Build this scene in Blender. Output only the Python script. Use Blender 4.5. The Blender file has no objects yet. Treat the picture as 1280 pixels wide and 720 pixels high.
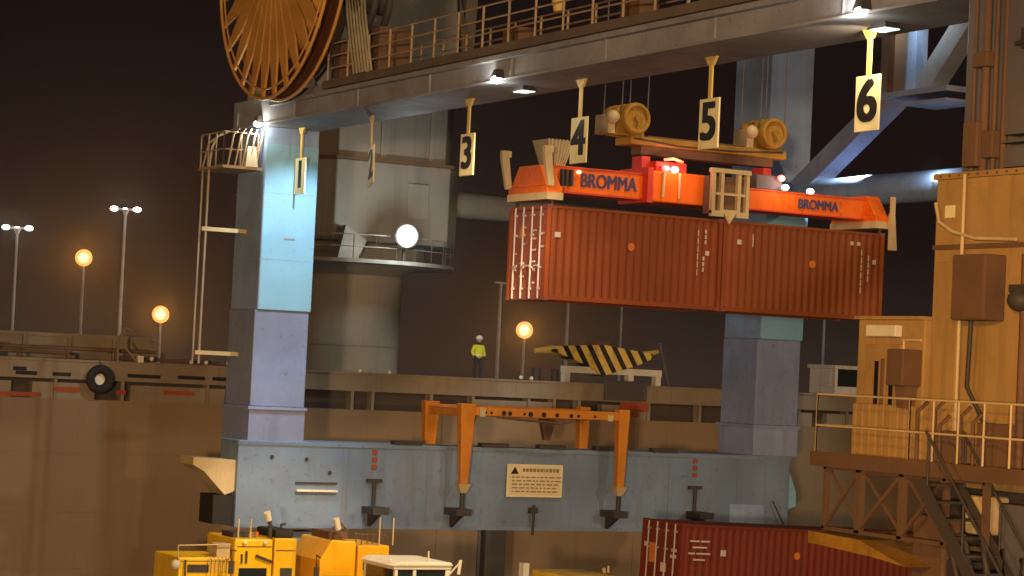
import bpy, math, random
from mathutils import Vector, Matrix
random.seed(7)
S = bpy.context.scene
C = S.collection
R = math.radians

# ------------------------------------------------------------------ materials
def _n(nt, t, **kw):
    n = nt.nodes.new(t)
    for k, v in kw.items():
        setattr(n, k, v)
    return n

def paint(name, col, rough=.55, metal=0.0, dirt=.35, dirtcol=(.06, .045, .035), scale=.9, streak=.35, bump=.08, var=.12, spots=0.0, spotcol=(.10, .04, .02), spec=.3):
    m = bpy.data.materials.new(name); m.use_nodes = True
    nt = m.node_tree; L = nt.links.new
    b = nt.nodes['Principled BSDF']
    tc = _n(nt, 'ShaderNodeTexCoord'); oi = _n(nt, 'ShaderNodeObjectInfo')
    off = _n(nt, 'ShaderNodeVectorMath', operation='SCALE'); off.inputs[0].default_value = (37, 23, 11)
    L(oi.outputs['Random'], off.inputs['Scale'])
    add = _n(nt, 'ShaderNodeVectorMath', operation='ADD')
    L(tc.outputs['Object'], add.inputs[0]); L(off.outputs[0], add.inputs[1])
    n1 = _n(nt, 'ShaderNodeTexNoise'); n1.inputs['Scale'].default_value = scale; n1.inputs['Detail'].default_value = 6; n1.inputs['Roughness'].default_value = .65
    L(add.outputs[0], n1.inputs['Vector'])
    mp = _n(nt, 'ShaderNodeMapping'); mp.inputs['Scale'].default_value = (3.2, 3.2, .22)
    L(add.outputs[0], mp.inputs['Vector'])
    n2 = _n(nt, 'ShaderNodeTexNoise'); n2.inputs['Scale'].default_value = 1.0; n2.inputs['Detail'].default_value = 5; n2.inputs['Roughness'].default_value = .6
    L(mp.outputs[0], n2.inputs['Vector'])
    r1 = _n(nt, 'ShaderNodeMapRange'); r1.inputs[1].default_value = .42; r1.inputs[2].default_value = .78; r1.inputs[4].default_value = dirt
    L(n1.outputs['Fac'], r1.inputs[0])
    r2 = _n(nt, 'ShaderNodeMapRange'); r2.inputs[1].default_value = .48; r2.inputs[2].default_value = .75; r2.inputs[4].default_value = streak
    L(n2.outputs['Fac'], r2.inputs[0])
    mx = _n(nt, 'ShaderNodeMath', operation='MAXIMUM'); L(r1.outputs[0], mx.inputs[0]); L(r2.outputs[0], mx.inputs[1])
    # faint tone variation between patches of paint
    n3 = _n(nt, 'ShaderNodeTexNoise'); n3.inputs['Scale'].default_value = scale * .35; n3.inputs['Detail'].default_value = 2
    L(add.outputs[0], n3.inputs['Vector'])
    hv = _n(nt, 'ShaderNodeHueSaturation'); hv.inputs['Color'].default_value = (*col, 1)
    r3 = _n(nt, 'ShaderNodeMapRange'); r3.inputs[1].default_value = .3; r3.inputs[2].default_value = .7; r3.inputs[3].default_value = 1 - var; r3.inputs[4].default_value = 1 + var
    L(n3.outputs['Fac'], r3.inputs[0]); L(r3.outputs[0], hv.inputs['Value'])
    mix = _n(nt, 'ShaderNodeMix', data_type='RGBA'); L(mx.outputs[0], mix.inputs[0]); L(hv.outputs[0], mix.inputs[6]); mix.inputs[7].default_value = (*dirtcol, 1)
    out = mix.outputs[2]
    if spots:
        n4 = _n(nt, 'ShaderNodeTexNoise'); n4.inputs['Scale'].default_value = 4.5; n4.inputs['Detail'].default_value = 4
        L(add.outputs[0], n4.inputs['Vector'])
        r4 = _n(nt, 'ShaderNodeMapRange'); r4.inputs[1].default_value = .62; r4.inputs[2].default_value = .70; r4.inputs[4].default_value = spots
        L(n4.outputs['Fac'], r4.inputs[0])
        mix2 = _n(nt, 'ShaderNodeMix', data_type='RGBA'); L(r4.outputs[0], mix2.inputs[0]); L(out, mix2.inputs[6]); mix2.inputs[7].default_value = (*spotcol, 1)
        out = mix2.outputs[2]
    L(out, b.inputs['Base Color'])
    rr = _n(nt, 'ShaderNodeMapRange'); rr.inputs[3].default_value = rough; rr.inputs[4].default_value = min(1, rough + .3)
    L(mx.outputs[0], rr.inputs[0]); L(rr.outputs[0], b.inputs['Roughness'])
    b.inputs['Metallic'].default_value = metal; b.inputs['Specular IOR Level'].default_value = spec
    if bump:
        bp = _n(nt, 'ShaderNodeBump'); bp.inputs['Strength'].default_value = bump; bp.inputs['Distance'].default_value = .05
        sm_ = _n(nt, 'ShaderNodeMath', operation='MULTIPLY_ADD'); sm_.inputs[1].default_value = 2.2; L(n3.outputs['Fac'], sm_.inputs[0]); L(n1.outputs['Fac'], sm_.inputs[2])
        L(sm_.outputs[0], bp.inputs['Height']); L(bp.outputs[0], b.inputs['Normal'])
    return m

def emit(name, col, strength):
    m = bpy.data.materials.new(name); m.use_nodes = True
    b = m.node_tree.nodes['Principled BSDF']
    b.inputs['Base Color'].default_value = (.8, .8, .8, 1)
    b.inputs['Emission Color'].default_value = (*col, 1); b.inputs['Emission Strength'].default_value = strength
    return m

def glass(name, col=(.02, .025, .025)):
    m = bpy.data.materials.new(name); m.use_nodes = True
    b = m.node_tree.nodes['Principled BSDF']
    b.inputs['Base Color'].default_value = (*col, 1); b.inputs['Roughness'].default_value = .08
    return m

def stripes(name, a, c, period=.62):
    """yellow and black hazard chevrons that meet in the middle of the object (object x = 0)"""
    m = bpy.data.materials.new(name); m.use_nodes = True
    nt = m.node_tree; L = nt.links.new; b = nt.nodes['Principled BSDF']
    tc = _n(nt, 'ShaderNodeTexCoord'); sx = _n(nt, 'ShaderNodeSeparateXYZ'); L(tc.outputs['Object'], sx.inputs[0])
    mz = _n(nt, 'ShaderNodeMath', operation='MULTIPLY'); mz.inputs[1].default_value = .62; L(sx.outputs['Z'], mz.inputs[0])
    ad = _n(nt, 'ShaderNodeMath', operation='ADD'); L(sx.outputs['X'], ad.inputs[0]); L(mz.outputs[0], ad.inputs[1])
    dv = _n(nt, 'ShaderNodeMath', operation='DIVIDE'); dv.inputs[1].default_value = period; L(ad.outputs[0], dv.inputs[0])
    fr = _n(nt, 'ShaderNodeMath', operation='FRACT'); L(dv.outputs[0], fr.inputs[0])
    gt = _n(nt, 'ShaderNodeMath', operation='GREATER_THAN'); gt.inputs[1].default_value = .56; L(fr.outputs[0], gt.inputs[0])
    n1 = _n(nt, 'ShaderNodeTexNoise'); n1.inputs['Scale'].default_value = 3; n1.inputs['Detail'].default_value = 5; L(tc.outputs['Object'], n1.inputs['Vector'])
    mix = _n(nt, 'ShaderNodeMix', data_type='RGBA'); L(gt.outputs[0], mix.inputs[0]); mix.inputs[6].default_value = (*a, 1); mix.inputs[7].default_value = (*c, 1)
    r = _n(nt, 'ShaderNodeMapRange'); r.inputs[1].default_value = .5; r.inputs[2].default_value = .75; r.inputs[4].default_value = .5; L(n1.outputs['Fac'], r.inputs[0])
    mix2 = _n(nt, 'ShaderNodeMix', data_type='RGBA'); L(r.outputs[0], mix2.inputs[0]); L(mix.outputs[2], mix2.inputs[6]); mix2.inputs[7].default_value = (.09, .07, .05, 1)
    L(mix2.outputs[2], b.inputs['Base Color']); b.inputs['Roughness'].default_value = .6
    return m

M = {
    'crane': paint('crane_blue_paint', (.27, .38, .60), .5, dirt=.4, streak=.35, dirtcol=(.12, .10, .09), spots=.35, spotcol=(.13, .075, .04), var=.18),
    'crane_dim': paint('crane_dim_blue', (.25, .30, .47), .5, dirt=.3, streak=.3, dirtcol=(.10, .09, .09), spots=.35, spotcol=(.13, .075, .04), var=.18),  # dimmer copy for below the floodlight's reach, shade put into the colour
    'crane_lit': paint('crane_lit_blue', (.24, .49, .68), .5, dirt=.12, streak=.12, dirtcol=(.22, .25, .25), bump=.03, spots=.15, spotcol=(.2, .14, .09), var=.14),  # lit copy of the leg blue, floodlight put into the colour
    'sill': paint('sill_blue_grey_paint', (.18, .26, .38), .55, dirt=.35, streak=.45, dirtcol=(.15, .12, .10), spots=.35, spotcol=(.13, .075, .04), var=.18),
    'beam': paint('beam_grey_paint', (.28, .30, .34), .55, dirt=.5, streak=.3, dirtcol=(.13, .085, .06), spots=.35, spotcol=(.13, .075, .04), var=.18),
    'rail': paint('rail_tan_paint', (.42, .31, .2), .5, dirt=.4),
    'rail_dark': paint('rail_dark_paint', (.16, .13, .11), .5, dirt=.4),
    'reel': paint('reel_orange_paint', (.64, .34, .085), .5, dirt=.5, dirtcol=(.26, .09, .02)),
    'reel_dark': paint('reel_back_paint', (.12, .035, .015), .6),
    'land': paint('land_leg_paint', (.42, .265, .095), .6, dirt=.5, streak=.55, dirtcol=(.16, .09, .04)),
    'land_up': paint('land_leg_dim', (.12, .12, .135), .55, dirt=.5, streak=.5, dirtcol=(.12, .07, .04)),  # missing light on the upper landside leg put into this dark colour
    'rust': paint('rusty_steel', (.16, .09, .05), .75, dirt=.5),
    'dark': paint('dark_steel', (.05, .045, .042), .55, dirt=.3, dirtcol=(.09, .07, .05)),
    'rubber': paint('black_rubber', (.022, .02, .02), .75, dirt=.3, dirtcol=(.06, .05, .04)),
    'hull': paint('hull_plating', (.24, .165, .095), .7, dirt=.30, streak=.40, dirtcol=(.17, .115, .062), scale=.5, var=.1, bump=.05),
    'gunwale': paint('gunwale_paint', (.27, .215, .145), .7, dirt=.55, streak=.5, dirtcol=(.15, .10, .06)),
    'deckgrey': paint('deck_paint', (.28, .25, .2), .7, dirt=.5),
    'recess': paint('recess_shade', (.07, .055, .045), .8),
    'redlead': paint('red_lead_paint', (.38, .07, .03), .7, dirt=.4),
    'shipcrane': paint('ship_crane_paint', (.28, .255, .21), .7, dirt=.4, streak=.5, dirtcol=(.16, .13, .09), scale=.5),
    'contA': paint('container_rust_red', (.225, .048, .010), .65, dirt=.45, streak=.5, dirtcol=(.15, .042, .010), scale=.7, spots=.3, spotcol=(.15, .05, .02), var=.22, bump=.14),
    'contB': paint('container_brown_red', (.215, .052, .011), .65, dirt=.45, streak=.5, dirtcol=(.16, .052, .012), scale=.8, spots=.35, spotcol=(.17, .06, .02), var=.22, bump=.14),
    'contC': paint('container_dark_red', (.15, .020, .007), .65, dirt=.4, streak=.45, dirtcol=(.14, .04, .02), scale=.8, spots=.3),
    'contend': paint('container_end_red', (.22, .06, .045), .5, dirt=.4, streak=.3, dirtcol=(.12, .05, .04)),
    'rod': paint('galvanised_rod', (.45, .38, .35), .4, metal=.2, dirt=.3),
    'mark': paint('faded_white_marking', (.55, .47, .40), .6, dirt=.4, bump=0),
    'white': paint('white_marking', (.8, .78, .72), .5, dirt=.25, bump=0),
    'orangemark': paint('orange_marking', (.55, .16, .02), .5, bump=0),
    'spr': paint('spreader_orange', (.85, .16, .004), .5, dirt=.4, streak=.3, spots=.5, spotcol=(.30, .06, .012), dirtcol=(.35, .06, .01), scale=1.2),
    'sprred': paint('spreader_red', (.62, .04, .02), .4, dirt=.3),
    'blue': paint('dark_blue_letters', (.05, .06, .17), .5, bump=0, dirt=.3),
    'yel': paint('headblock_yellow', (.42, .225, .025), .55, dirt=.75, streak=.6, dirtcol=(.10, .055, .018), scale=1.6),
    'cream': paint('cream_steel', (.62, .48, .26), .5, dirt=.45, dirtcol=(.25, .16, .07)),
    'basket': paint('basket_grey_green', (.36, .33, .22), .7, dirt=.5),
    'sign': paint('sign_cream', (.85, .77, .43), .4, dirt=.2, bump=0, dirtcol=(.5, .4, .2)),
    'strap': paint('strap_yellow', (.72, .52, .14), .5, dirt=.3),
    'black': paint('black_paint', (.012, .011, .011), .5, dirt=.1, bump=0),
    'ohf': paint('frame_orange', (.62, .23, .022), .5, dirt=.55, dirtcol=(.35, .11, .02), scale=1.3),
    'plate': paint('notice_cream', (.78, .66, .40), .45, dirt=.35, dirtcol=(.5, .38, .2), bump=0),
    'ink': paint('faded_ink', (.30, .22, .12), .6, bump=0),
    'veh': paint('vehicle_yellow', (.87, .54, .010), .35, dirt=.3, dirtcol=(.38, .17, .02), scale=1.2),
    'veh2': paint('vehicle_orange_yellow', (.86, .44, .008), .35, dirt=.3, dirtcol=(.38, .15, .02), scale=1.2),
    'cab': paint('cab_cream_white', (.80, .76, .60), .35, dirt=.3, dirtcol=(.45, .38, .25)),
    'pole': paint('galvanised_pole', (.5, .47, .44), .5),
    'hivis': paint('hi_vis_yellow', (.70, .72, .05), .8, bump=0, dirt=.2),
    'trouser': paint('dark_workwear', (.03, .03, .045), .85, bump=0),
    'skin': paint('skin', (.45, .28, .2), .6, bump=0, dirt=0, streak=0),
    'concrete': paint('quay_concrete', (.22, .21, .2), .85, dirt=.5, scale=.3),
    'hazard': stripes('hazard_stripes', (.85, .62, .16), (.015, .013, .012)),
    'glass': glass('dark_glass'),
    'lamp_white': emit('lamp_white', (1, .97, .88), 14),
    'lamp_cool': emit('lamp_cool', (.95, 1, .97), 16),
    'lamp_far': emit('lamp_far_white', (1, .95, .9), 9),
    'lamp_sod': emit('lamp_sodium', (1, .55, .13), 4.5),
    'halo_amber': emit('halo_amber', (1, .42, .05), 1.0),
    'lamp_red': emit('lamp_red', (1, .05, .06), 5),
    'lamp_small': emit('lamp_small_white', (1, .9, .8), 8),
}

# ------------------------------------------------------------------ mesh builder
class MB:
    def __init__(s): s.v = []; s.f = []; s.sm = []
    def _add(s, vs, fs, smooth=False):
        o = len(s.v); s.v += [tuple(v) for v in vs]; s.f += [tuple(o + i for i in f) for f in fs]; s.sm += [smooth] * len(fs); return s
    def box(s, x0, x1, y0, y1, z0, z1):
        vs = [(x0, y0, z0), (x1, y0, z0), (x1, y1, z0), (x0, y1, z0), (x0, y0, z1), (x1, y0, z1), (x1, y1, z1), (x0, y1, z1)]
        return s._add(vs, [(3, 2, 1, 0), (4, 5, 6, 7), (0, 1, 5, 4), (1, 2, 6, 5), (2, 3, 7, 6), (3, 0, 4, 7)])
    def bar(s, a, b, w, h=None, up=(0, 0, 1)):
        h = h or w; a = Vector(a); b = Vector(b); d = (b - a).normalized(); u = Vector(up)
        if abs(d.dot(u)) > .98: u = Vector((0, 1, 0))
        r = d.cross(u).normalized(); u = r.cross(d)
        vs = [p + r * i * w / 2 + u * j * h / 2 for p in (a, b) for i, j in ((-1, -1), (1, -1), (1, 1), (-1, 1))]
        return s._add(vs, [(0, 1, 2, 3), (7, 6, 5, 4), (0, 4, 5, 1), (1, 5, 6, 2), (2, 6, 7, 3), (3, 7, 4, 0)])
    def tube(s, pts, r, n=8):
        pts = [Vector(p) for p in pts]; rings = []; rs = r if isinstance(r, (list, tuple)) else [r] * len(pts)
        for i, p in enumerate(pts):
            d = (pts[min(i + 1, len(pts) - 1)] - pts[max(i - 1, 0)]).normalized()
            u = Vector((0, 0, 1)) if abs(d.z) < .9 else Vector((0, 1, 0))
            a = d.cross(u).normalized(); b = a.cross(d)
            rings.append([p + (a * math.cos(t) + b * math.sin(t)) * rs[i] for t in [2 * math.pi * k / n for k in range(n)]])
        vs = [v for g in rings for v in g]; fs = []
        for i in range(len(rings) - 1):
            for k in range(n):
                fs.append((i * n + k, i * n + (k + 1) % n, (i + 1) * n + (k + 1) % n, (i + 1) * n + k))
        s._add(vs, fs, True)
        o = (len(rings) - 1) * n
        s._add(rings[0], [tuple(range(n))[::-1]]); s._add(rings[-1], [tuple(range(n))])
        return s
    def ring(s, c, axis, R0, r, n=40, m=8):
        c = Vector(c); ax = Vector(axis).normalized(); u = Vector((0, 0, 1)) if abs(ax.z) < .9 else Vector((1, 0, 0))
        a = ax.cross(u).normalized(); b = ax.cross(a)
        vs = []; fs = []
        for i in range(n):
            t = 2 * math.pi * i / n; d = a * math.cos(t) + b * math.sin(t)
            for k in range(m):
                q = 2 * math.pi * k / m
                vs.append(c + d * (R0 + r * math.cos(q)) + ax * r * math.sin(q))
        for i in range(n):
            for k in range(m):
                fs.append((i * m + k, i * m + (k + 1) % m, ((i + 1) % n) * m + (k + 1) % m, ((i + 1) % n) * m + k))
        return s._add(vs, fs, True)
    def sphere(s, c, r, n=12, m=8, sc=(1, 1, 1)):
        vs = [(c[0], c[1], c[2] + r * sc[2])]; fs = []
        for i in range(1, m):
            for k in range(n):
                p = math.pi * i / m; t = 2 * math.pi * k / n
                vs.append((c[0] + r * sc[0] * math.sin(p) * math.cos(t), c[1] + r * sc[1] * math.sin(p) * math.sin(t), c[2] + r * sc[2] * math.cos(p)))
        vs.append((c[0], c[1], c[2] - r * sc[2]))
        for k in range(n):
            fs.append((0, 1 + k, 1 + (k + 1) % n)); fs.append((len(vs) - 1, 1 + (m - 2) * n + (k + 1) % n, 1 + (m - 2) * n + k))
        for i in range(m - 2):
            for k in range(n):
                fs.append((1 + i * n + k, 1 + (i + 1) * n + k, 1 + (i + 1) * n + (k + 1) % n, 1 + i * n + (k + 1) % n))
        return s._add(vs, fs, True)
    def prism(s, pts, ax, d0, d1):
        """polygon pts (2-D) swept along axis ax ('x': pts are y,z ; 'y': x,z ; 'z': x,y)"""
        def P(p, d): return {'x': (d, p[0], p[1]), 'y': (p[0], d, p[1]), 'z': (p[0], p[1], d)}[ax]
        n = len(pts); vs = [P(p, d0) for p in pts] + [P(p, d1) for p in pts]
        fs = [tuple(range(n))[::-1], tuple(range(n, 2 * n))] + [(i, (i + 1) % n, n + (i + 1) % n, n + i) for i in range(n)]
        return s._add(vs, fs)
    def taper(s, c0, c1, w0, w1):
        """box whose bottom (centre c0, size w0) and top (c1, w1) rectangles differ"""
        vs = []
        for c, w in ((c0, w0), (c1, w1)):
            for i, j in ((-1, -1), (1, -1), (1, 1), (-1, 1)):
                vs.append((c[0] + i * w[0] / 2, c[1] + j * w[1] / 2, c[2]))
        return s._add(vs, [(3, 2, 1, 0), (4, 5, 6, 7), (0, 1, 5, 4), (1, 2, 6, 5), (2, 3, 7, 6), (3, 0, 4, 7)])
    def build(s, name, mat, parent=None, label=None, bevel=0):
        o0 = Vector((0, 0, 0))
        if parent:
            p = parent
            while p.parent: p = p.parent
            o0 = p.location.copy()
        me = bpy.data.meshes.new(name)
        me.from_pydata([tuple(Vector(v) - o0) for v in s.v], [], s.f)
        import bmesh
        bm = bmesh.new(); bm.from_mesh(me); bmesh.ops.recalc_face_normals(bm, faces=bm.faces); bm.to_mesh(me); bm.free()
        me.polygons.foreach_set('use_smooth', s.sm)
        me.materials.append(mat); me.update()
        o = bpy.data.objects.new(name, me); C.objects.link(o)
        if parent: o.parent = parent
        if label: o['label'] = label
        if bevel:
            b = o.modifiers.new('bevel', 'BEVEL'); b.width = bevel; b.segments = 2; b.limit_method = 'ANGLE'
        return o

def pieces(mb, name, mat, parent=None, bevel=0):
    """every loose piece of the builder becomes an object of its own"""
    par = list(range(len(mb.v)))
    def find(i):
        while par[i] != i: par[i] = par[par[i]]; i = par[i]
        return i
    for f_ in mb.f:
        for i in f_[1:]: par[find(i)] = find(f_[0])
    groups = {}
    for k, f_ in enumerate(mb.f): groups.setdefault(find(f_[0]), []).append(k)
    out = []
    for ks in groups.values():
        q = MB(); ids = sorted({i for k in ks for i in mb.f[k]}); ix = {i: j for j, i in enumerate(ids)}
        q.v = [mb.v[i] for i in ids]; q.f = [tuple(ix[i] for i in mb.f[k]) for k in ks]; q.sm = [mb.sm[k] for k in ks]
        out.append(q.build(name, mat, parent, None, bevel))
    return out

def tag(o, label=None, cat=None, group=None, kind=None):
    if label: o['label'] = label
    if cat: o['category'] = cat
    if group: o['group'] = group
    if kind: o['kind'] = kind
    return o

def thing(name, label, cat, loc, group=None):
    o = bpy.data.objects.new(name, None); C.objects.link(o); o.location = loc; o.empty_display_size = .3
    return tag(o, label, cat, group)

def copy_tree(o, parent=None):
    c = o.copy(); C.objects.link(c)
    if parent: c.parent = parent
    for ch in [q for q in bpy.data.objects if q.parent == o]: copy_tree(ch, c)
    return c

def lettering(text, size, org, right, up, mat, name, parent, bold=.0, depth=.012, sx=1.0):
    cu = bpy.data.curves.new(name, 'FONT'); cu.body = text; cu.size = size; cu.align_x = 'CENTER'; cu.align_y = 'CENTER'
    cu.extrude = depth
    t = bpy.data.objects.new('tmp', cu); C.objects.link(t)
    dg = bpy.context.evaluated_depsgraph_get(); dg.update()
    me = bpy.data.meshes.new_from_object(t.evaluated_get(dg))
    bpy.data.objects.remove(t); bpy.data.curves.remove(cu)
    r = Vector(right); u = Vector(up); n = r.cross(u)
    p = parent
    while p.parent: p = p.parent
    o0 = Vector(org) - p.location
    if bold:                                   # heavier strokes: shifted repeats of the same glyphs
        import bmesh
        bm = bmesh.new()
        for k, (dx, dy) in enumerate(((-1, -.6), (1, .6), (-1, .6), (1, -.6), (0, 0))):
            n0 = len(bm.verts); bm.from_mesh(me); bm.verts.ensure_lookup_table()
            for v in bm.verts[n0:]: v.co += Vector((dx * bold, dy * bold, k * .0006))
        bm.to_mesh(me); bm.free()
    for v in me.vertices:
        v.co = o0 + r * v.co.x * sx + u * v.co.y + n * v.co.z
    me.name = name; me.materials.clear(); me.materials.append(mat)
    o = bpy.data.objects.new(name, me); C.objects.link(o); o.parent = parent
    return o

def railing(mb, pts, h=1.1, step=1.5, rails=(.55, 1.1), r=.03, pr=None):
    pr = pr or r
    for a, b in zip(pts[:-1], pts[1:]):
        a = Vector(a); b = Vector(b); L = (b - a).length; n = max(1, round(L / step))
        for i in range(n + 1):
            p = a.lerp(b, i / n); mb.tube([p, p + Vector((0, 0, h))], pr, 6)
        for z in rails:
            mb.tube([a + Vector((0, 0, z)), b + Vector((0, 0, z))], r, 6)
    return mb

def struct(name, mb, mat):
    o = mb.build(name, mat); o['kind'] = 'structure'; return o

# ------------------------------------------------------------------ ground and water
struct('water', MB().box(-350, 650, 79, 760, -3.2, -3.0), glass('harbour_water', (.01, .011, .012)))
struct('quay', MB().box(-350, 650, -90, 79, -6, 0), M['concrete'])
struct('far_quay', MB().box(-350, 650, 300, 760, -6, 1.2), M['concrete'])
mk = MB()
for y in (73.0, 66.5, 60.0, 53.5, 47, 40.5): mk.box(-60, 160, y - .075, y + .075, .004, .008)
struct('lane_markings', mk, M['white'])
rl = MB()
for y in (75.3, 36.1): rl.box(-120, 200, y - .05, y + .05, .004, .06)
struct('crane_rails', rl, M['rust'])

# ------------------------------------------------------------------ the ship
ship = thing('cargo_ship', 'long brown grey cargo ship hull lying along the quay behind the crane', 'ship', (45, 84, -3))
hb = MB().box(-70, 190, 84, 108, -6, 7.62)
for k in range(40):                                   # plating strakes
    pass
hull = hb.build('hull', M['hull'], ship)
seam = MB()
for z in (1.3, 3.4, 5.6): seam.box(-70, 190, 83.985, 84.0, z, z + .05)
for i in range(26):
    x = -60 + i * 9.3; seam.box(x, x + .05, 83.98, 83.995, -3, 7.6)
seam.build('hull_seams', M['hull'], hull)
gw = MB().box(-70, 190, 83.88, 84.25, 8.36, 9.02)
gw.box(-70, 190, 83.80, 84.3, 9.02, 9.10)
gw.build('gunwale', M['gunwale'], ship)
rec = MB().box(-70, 190, 84.42, 84.5, 7.62, 8.36)  # dark plate behind the openings, their shade put into its colour
rec.build('recess_shade_plate', M['recess'], ship)
st = MB(); x = 14.
random.seed(3)
while x < 84:                                        # stays between the freeing ports
    st.box(x, x + .13, 83.95, 84.42, 7.62, 8.36); x += random.choice((.9, 1.2, 1.9, 2.6, 2.6, 3.4))
pieces(st, 'bulwark_stay', M['gunwale'], ship)
pl = MB(); x = 12.
while x < 84:                                        # plated stretches between openings
    w = random.choice((1.2, 2.4, 3.8))
    if not (34.5 < x < 42 or 51 < x < 55.5): pl.box(x, x + w, 84.02, 84.4, 7.62, 8.22)
    x += w + random.choice((.8, 1.4, 2.3))
pieces(pl, 'bulwark_plate', M['gunwale'], ship)
MB().box(-70, 190, 84.5, 108, 8.9, 9.0).build('deck', M['deckgrey'], ship)
# raised coaming and pipe run at the left end of the view
hc = MB().box(8, 31.2, 88.0, 106, 9.0, 10.0); hc.box(8, 31.4, 87.9, 88.2, 9.95, 10.08); hc.box(5, 28.8, 86.1, 86.3, 9.35, 9.55)
for i in range(13): hc.box(8 + i * 1.8, 8.12 + i * 1.8, 87.85, 88, 9, 9.95)
hc.build('hatch_coaming', M['gunwale'], ship)
pp = MB()
for (x0, x1, z) in ((6, 27, 9.32), (6, 30.4, 9.5), (29, 33, 9.22)):
    pp.tube([(x0, 85.2, z), (x1, 85.2, z)], .07)
for i in range(14): pp.box(6 + i * 1.9, 6.1 + i * 1.9, 85.15, 85.25, 9, 9.5)
pp.build('deck_pipe', M['rust'], ship)
sl = MB()
for a, b, z in ((24.6, 25.4, 8.55), (26, 26.7, 8.55), (28.9, 30.2, 8.6), (30.9, 32, 8.62), (24.5, 25, 8.7), (32.3, 33.4, 8.62)): sl.box(a, b, 83.86, 83.9, z - .09, z + .05)
pieces(sl, 'fairlead_slot', M['black'], ship)
rp = MB()
for a, b, z in ((26.1, 27.1, 7.9), (28.5, 28.9, 7.86), (30.4, 31.6, 7.92), (24.0, 25.6, 7.66), (50.2, 51.6, 7.74)): rp.box(a, b, 83.93, 83.97, z, z + .16)
pieces(rp, 'primer_patch', M['redlead'], ship)
MB().box(50.6, 52.0, 83.86, 83.9, 8.0, 8.36).build('red_panel', M['redlead'], ship)
for (x, z) in ((31.5, 9.2), (32.1, 9.2), (33.0, 9.22), (33.3, 9.22), (38.6, 9.15), (39.9, 9.15), (23.7, 9.3), (29.9, 9.25), (45.9, 9.2), (46.4, 9.18)):
    MB().sphere((x, 84.1, z), .085, 8, 6).build('deck_light', M['cab'], ship)
for x in (24.0, 34.6, 47.1, 48.0, 57.5, 60.0):
    b = MB().tube([(x, 85, 9), (x, 85, 9.55)], .17, 10); b.tube([(x, 85, 9.55), (x, 85, 9.62)], .22, 10)
    tag(b.build('bollard', M['dark']), {24.0: 'dark mooring bollard at the left end of the ship rail', 34.6: 'dark mooring bollard on the ship deck behind the blue left leg', 47.1: 'dark mooring bollard just left of the striped beam', 48.0: 'dark mooring bollard at the foot of the striped beam', 57.5: 'dark mooring bollard on the deck right of the right blue leg', 60.0: 'dark mooring bollard on the deck near the white cabin'}[x], 'bollard', 'mooring bollards on the ship deck')

# little davit on the rail
dv = thing('rail_davit', 'thin bent metal davit standing on the ship rail right of the tyre', 'davit', (28.9, 84.6, 9.0))
MB().tube([(28.75, 84.6, 9), (28.7, 84.6, 9.9), (28.95, 84.6, 10.4), (29.25, 84.6, 10.25)], .05).build('arm', M['gunwale'], dv)
MB().tube([(29.6, 84.6, 9), (28.85, 84.6, 9.8)], .04).build('brace', M['gunwale'], dv)
MB().box(29.5, 29.72, 84.5, 84.7, 9.0, 9.35).build('winch', M['cab'], dv)

ty = thing('tyre_fender', 'round black tyre hanging on the ship side as a fender', 'tyre', (27.75, 83.68, 7.9))
MB().ring((27.75, 83.62, 8.4), (0, 1, 0), .38, .17, 28, 10).build('tread', M['rubber'], ty)
MB().tube([(27.75, 83.6, 8.75), (27.75, 83.75, 9.1)], .03).build('rope', M['rust'], ty)
MB().tube([(27.75, 83.72, 8.4), (27.75, 83.76, 8.4)], .22, 14).build('hub', M['cab'], ty)

# ------------------------------------------------------------------ deck crane of the ship
dc = thing('deck_crane', 'huge grey ship crane tower with railed platform and bright floodlight', 'ship crane', (41.2, 92, 9))
pd = MB().tube([(41.2, 92, 9), (41.2, 92, 13.2)], [2.55, 2.55], 40)
pd.tube([(41.2, 92, 13.2), (41.2, 92, 13.65)], [2.55, 3.3], 40)
pd.build('pedestal', M['shipcrane'], dc)
for z in (10.2, 12.0): MB().tube([(41.2, 92, z), (41.2, 92, z + .05)], 2.575, 40).build('weld_band', M['shipcrane'], dc)
pf = MB().tube([(41.2, 91.5, 13.62), (41.2, 91.5, 13.78)], 4.6, 32).build('platform', M['shipcrane'], dc)
rg = MB(); pts = [(41.2 + 4.5 * math.cos(t), 91.5 + 4.5 * math.sin(t), 13.78) for t in [R(200 + i * 12) for i in range(14)]]
railing(rg, pts, 1.0, 1.0, (.5, 1.0), .022); rg.build('railing', M['shipcrane'], dc)
hs = MB(); w0 = (38.0, 44.9); 
hs.prism([(38.6, 90.0), (39.3, 88.9), (44.6, 88.9), (45.5, 89.9), (45.5, 94), (39.4, 94)], 'z', 14.6, 18.0)
hs.prism([(39.0, 91.0), (39.6, 89.9), (43.6, 89.9), (44.5, 90.9), (44.5, 93.6), (39.6, 93.6)], 'z', 13.78, 14.6)
hs.build('housing', M['shipcrane'], dc, bevel=.06)
up = MB().prism([(38.8, 90.2), (39.4, 89.05), (44.4, 89.05), (45.2, 90.0), (45.2, 93.8), (39.6, 93.8)], 'z', 18.12, 21.0)
up.taper((42.3, 91.8, 21.0), (43.0, 92.2, 28), (5.8, 4.6), (4.2, 3.6))
up.build('tower', M['shipcrane'], dc, bevel=.05)
MB().prism([(38.5, 89.9), (39.2, 88.8), (44.7, 88.8), (45.6, 89.8), (45.6, 94.2), (39.3, 94.2)], 'z', 18.0, 18.12).build('ledge', M['rust'], dc)
pieces(MB().box(41.3, 41.55, 88.98, 89.05, 18.2, 20.9).box(43.6, 43.75, 88.98, 89.05, 18.2, 20.9), 'rib', M['shipcrane'], dc)
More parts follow.
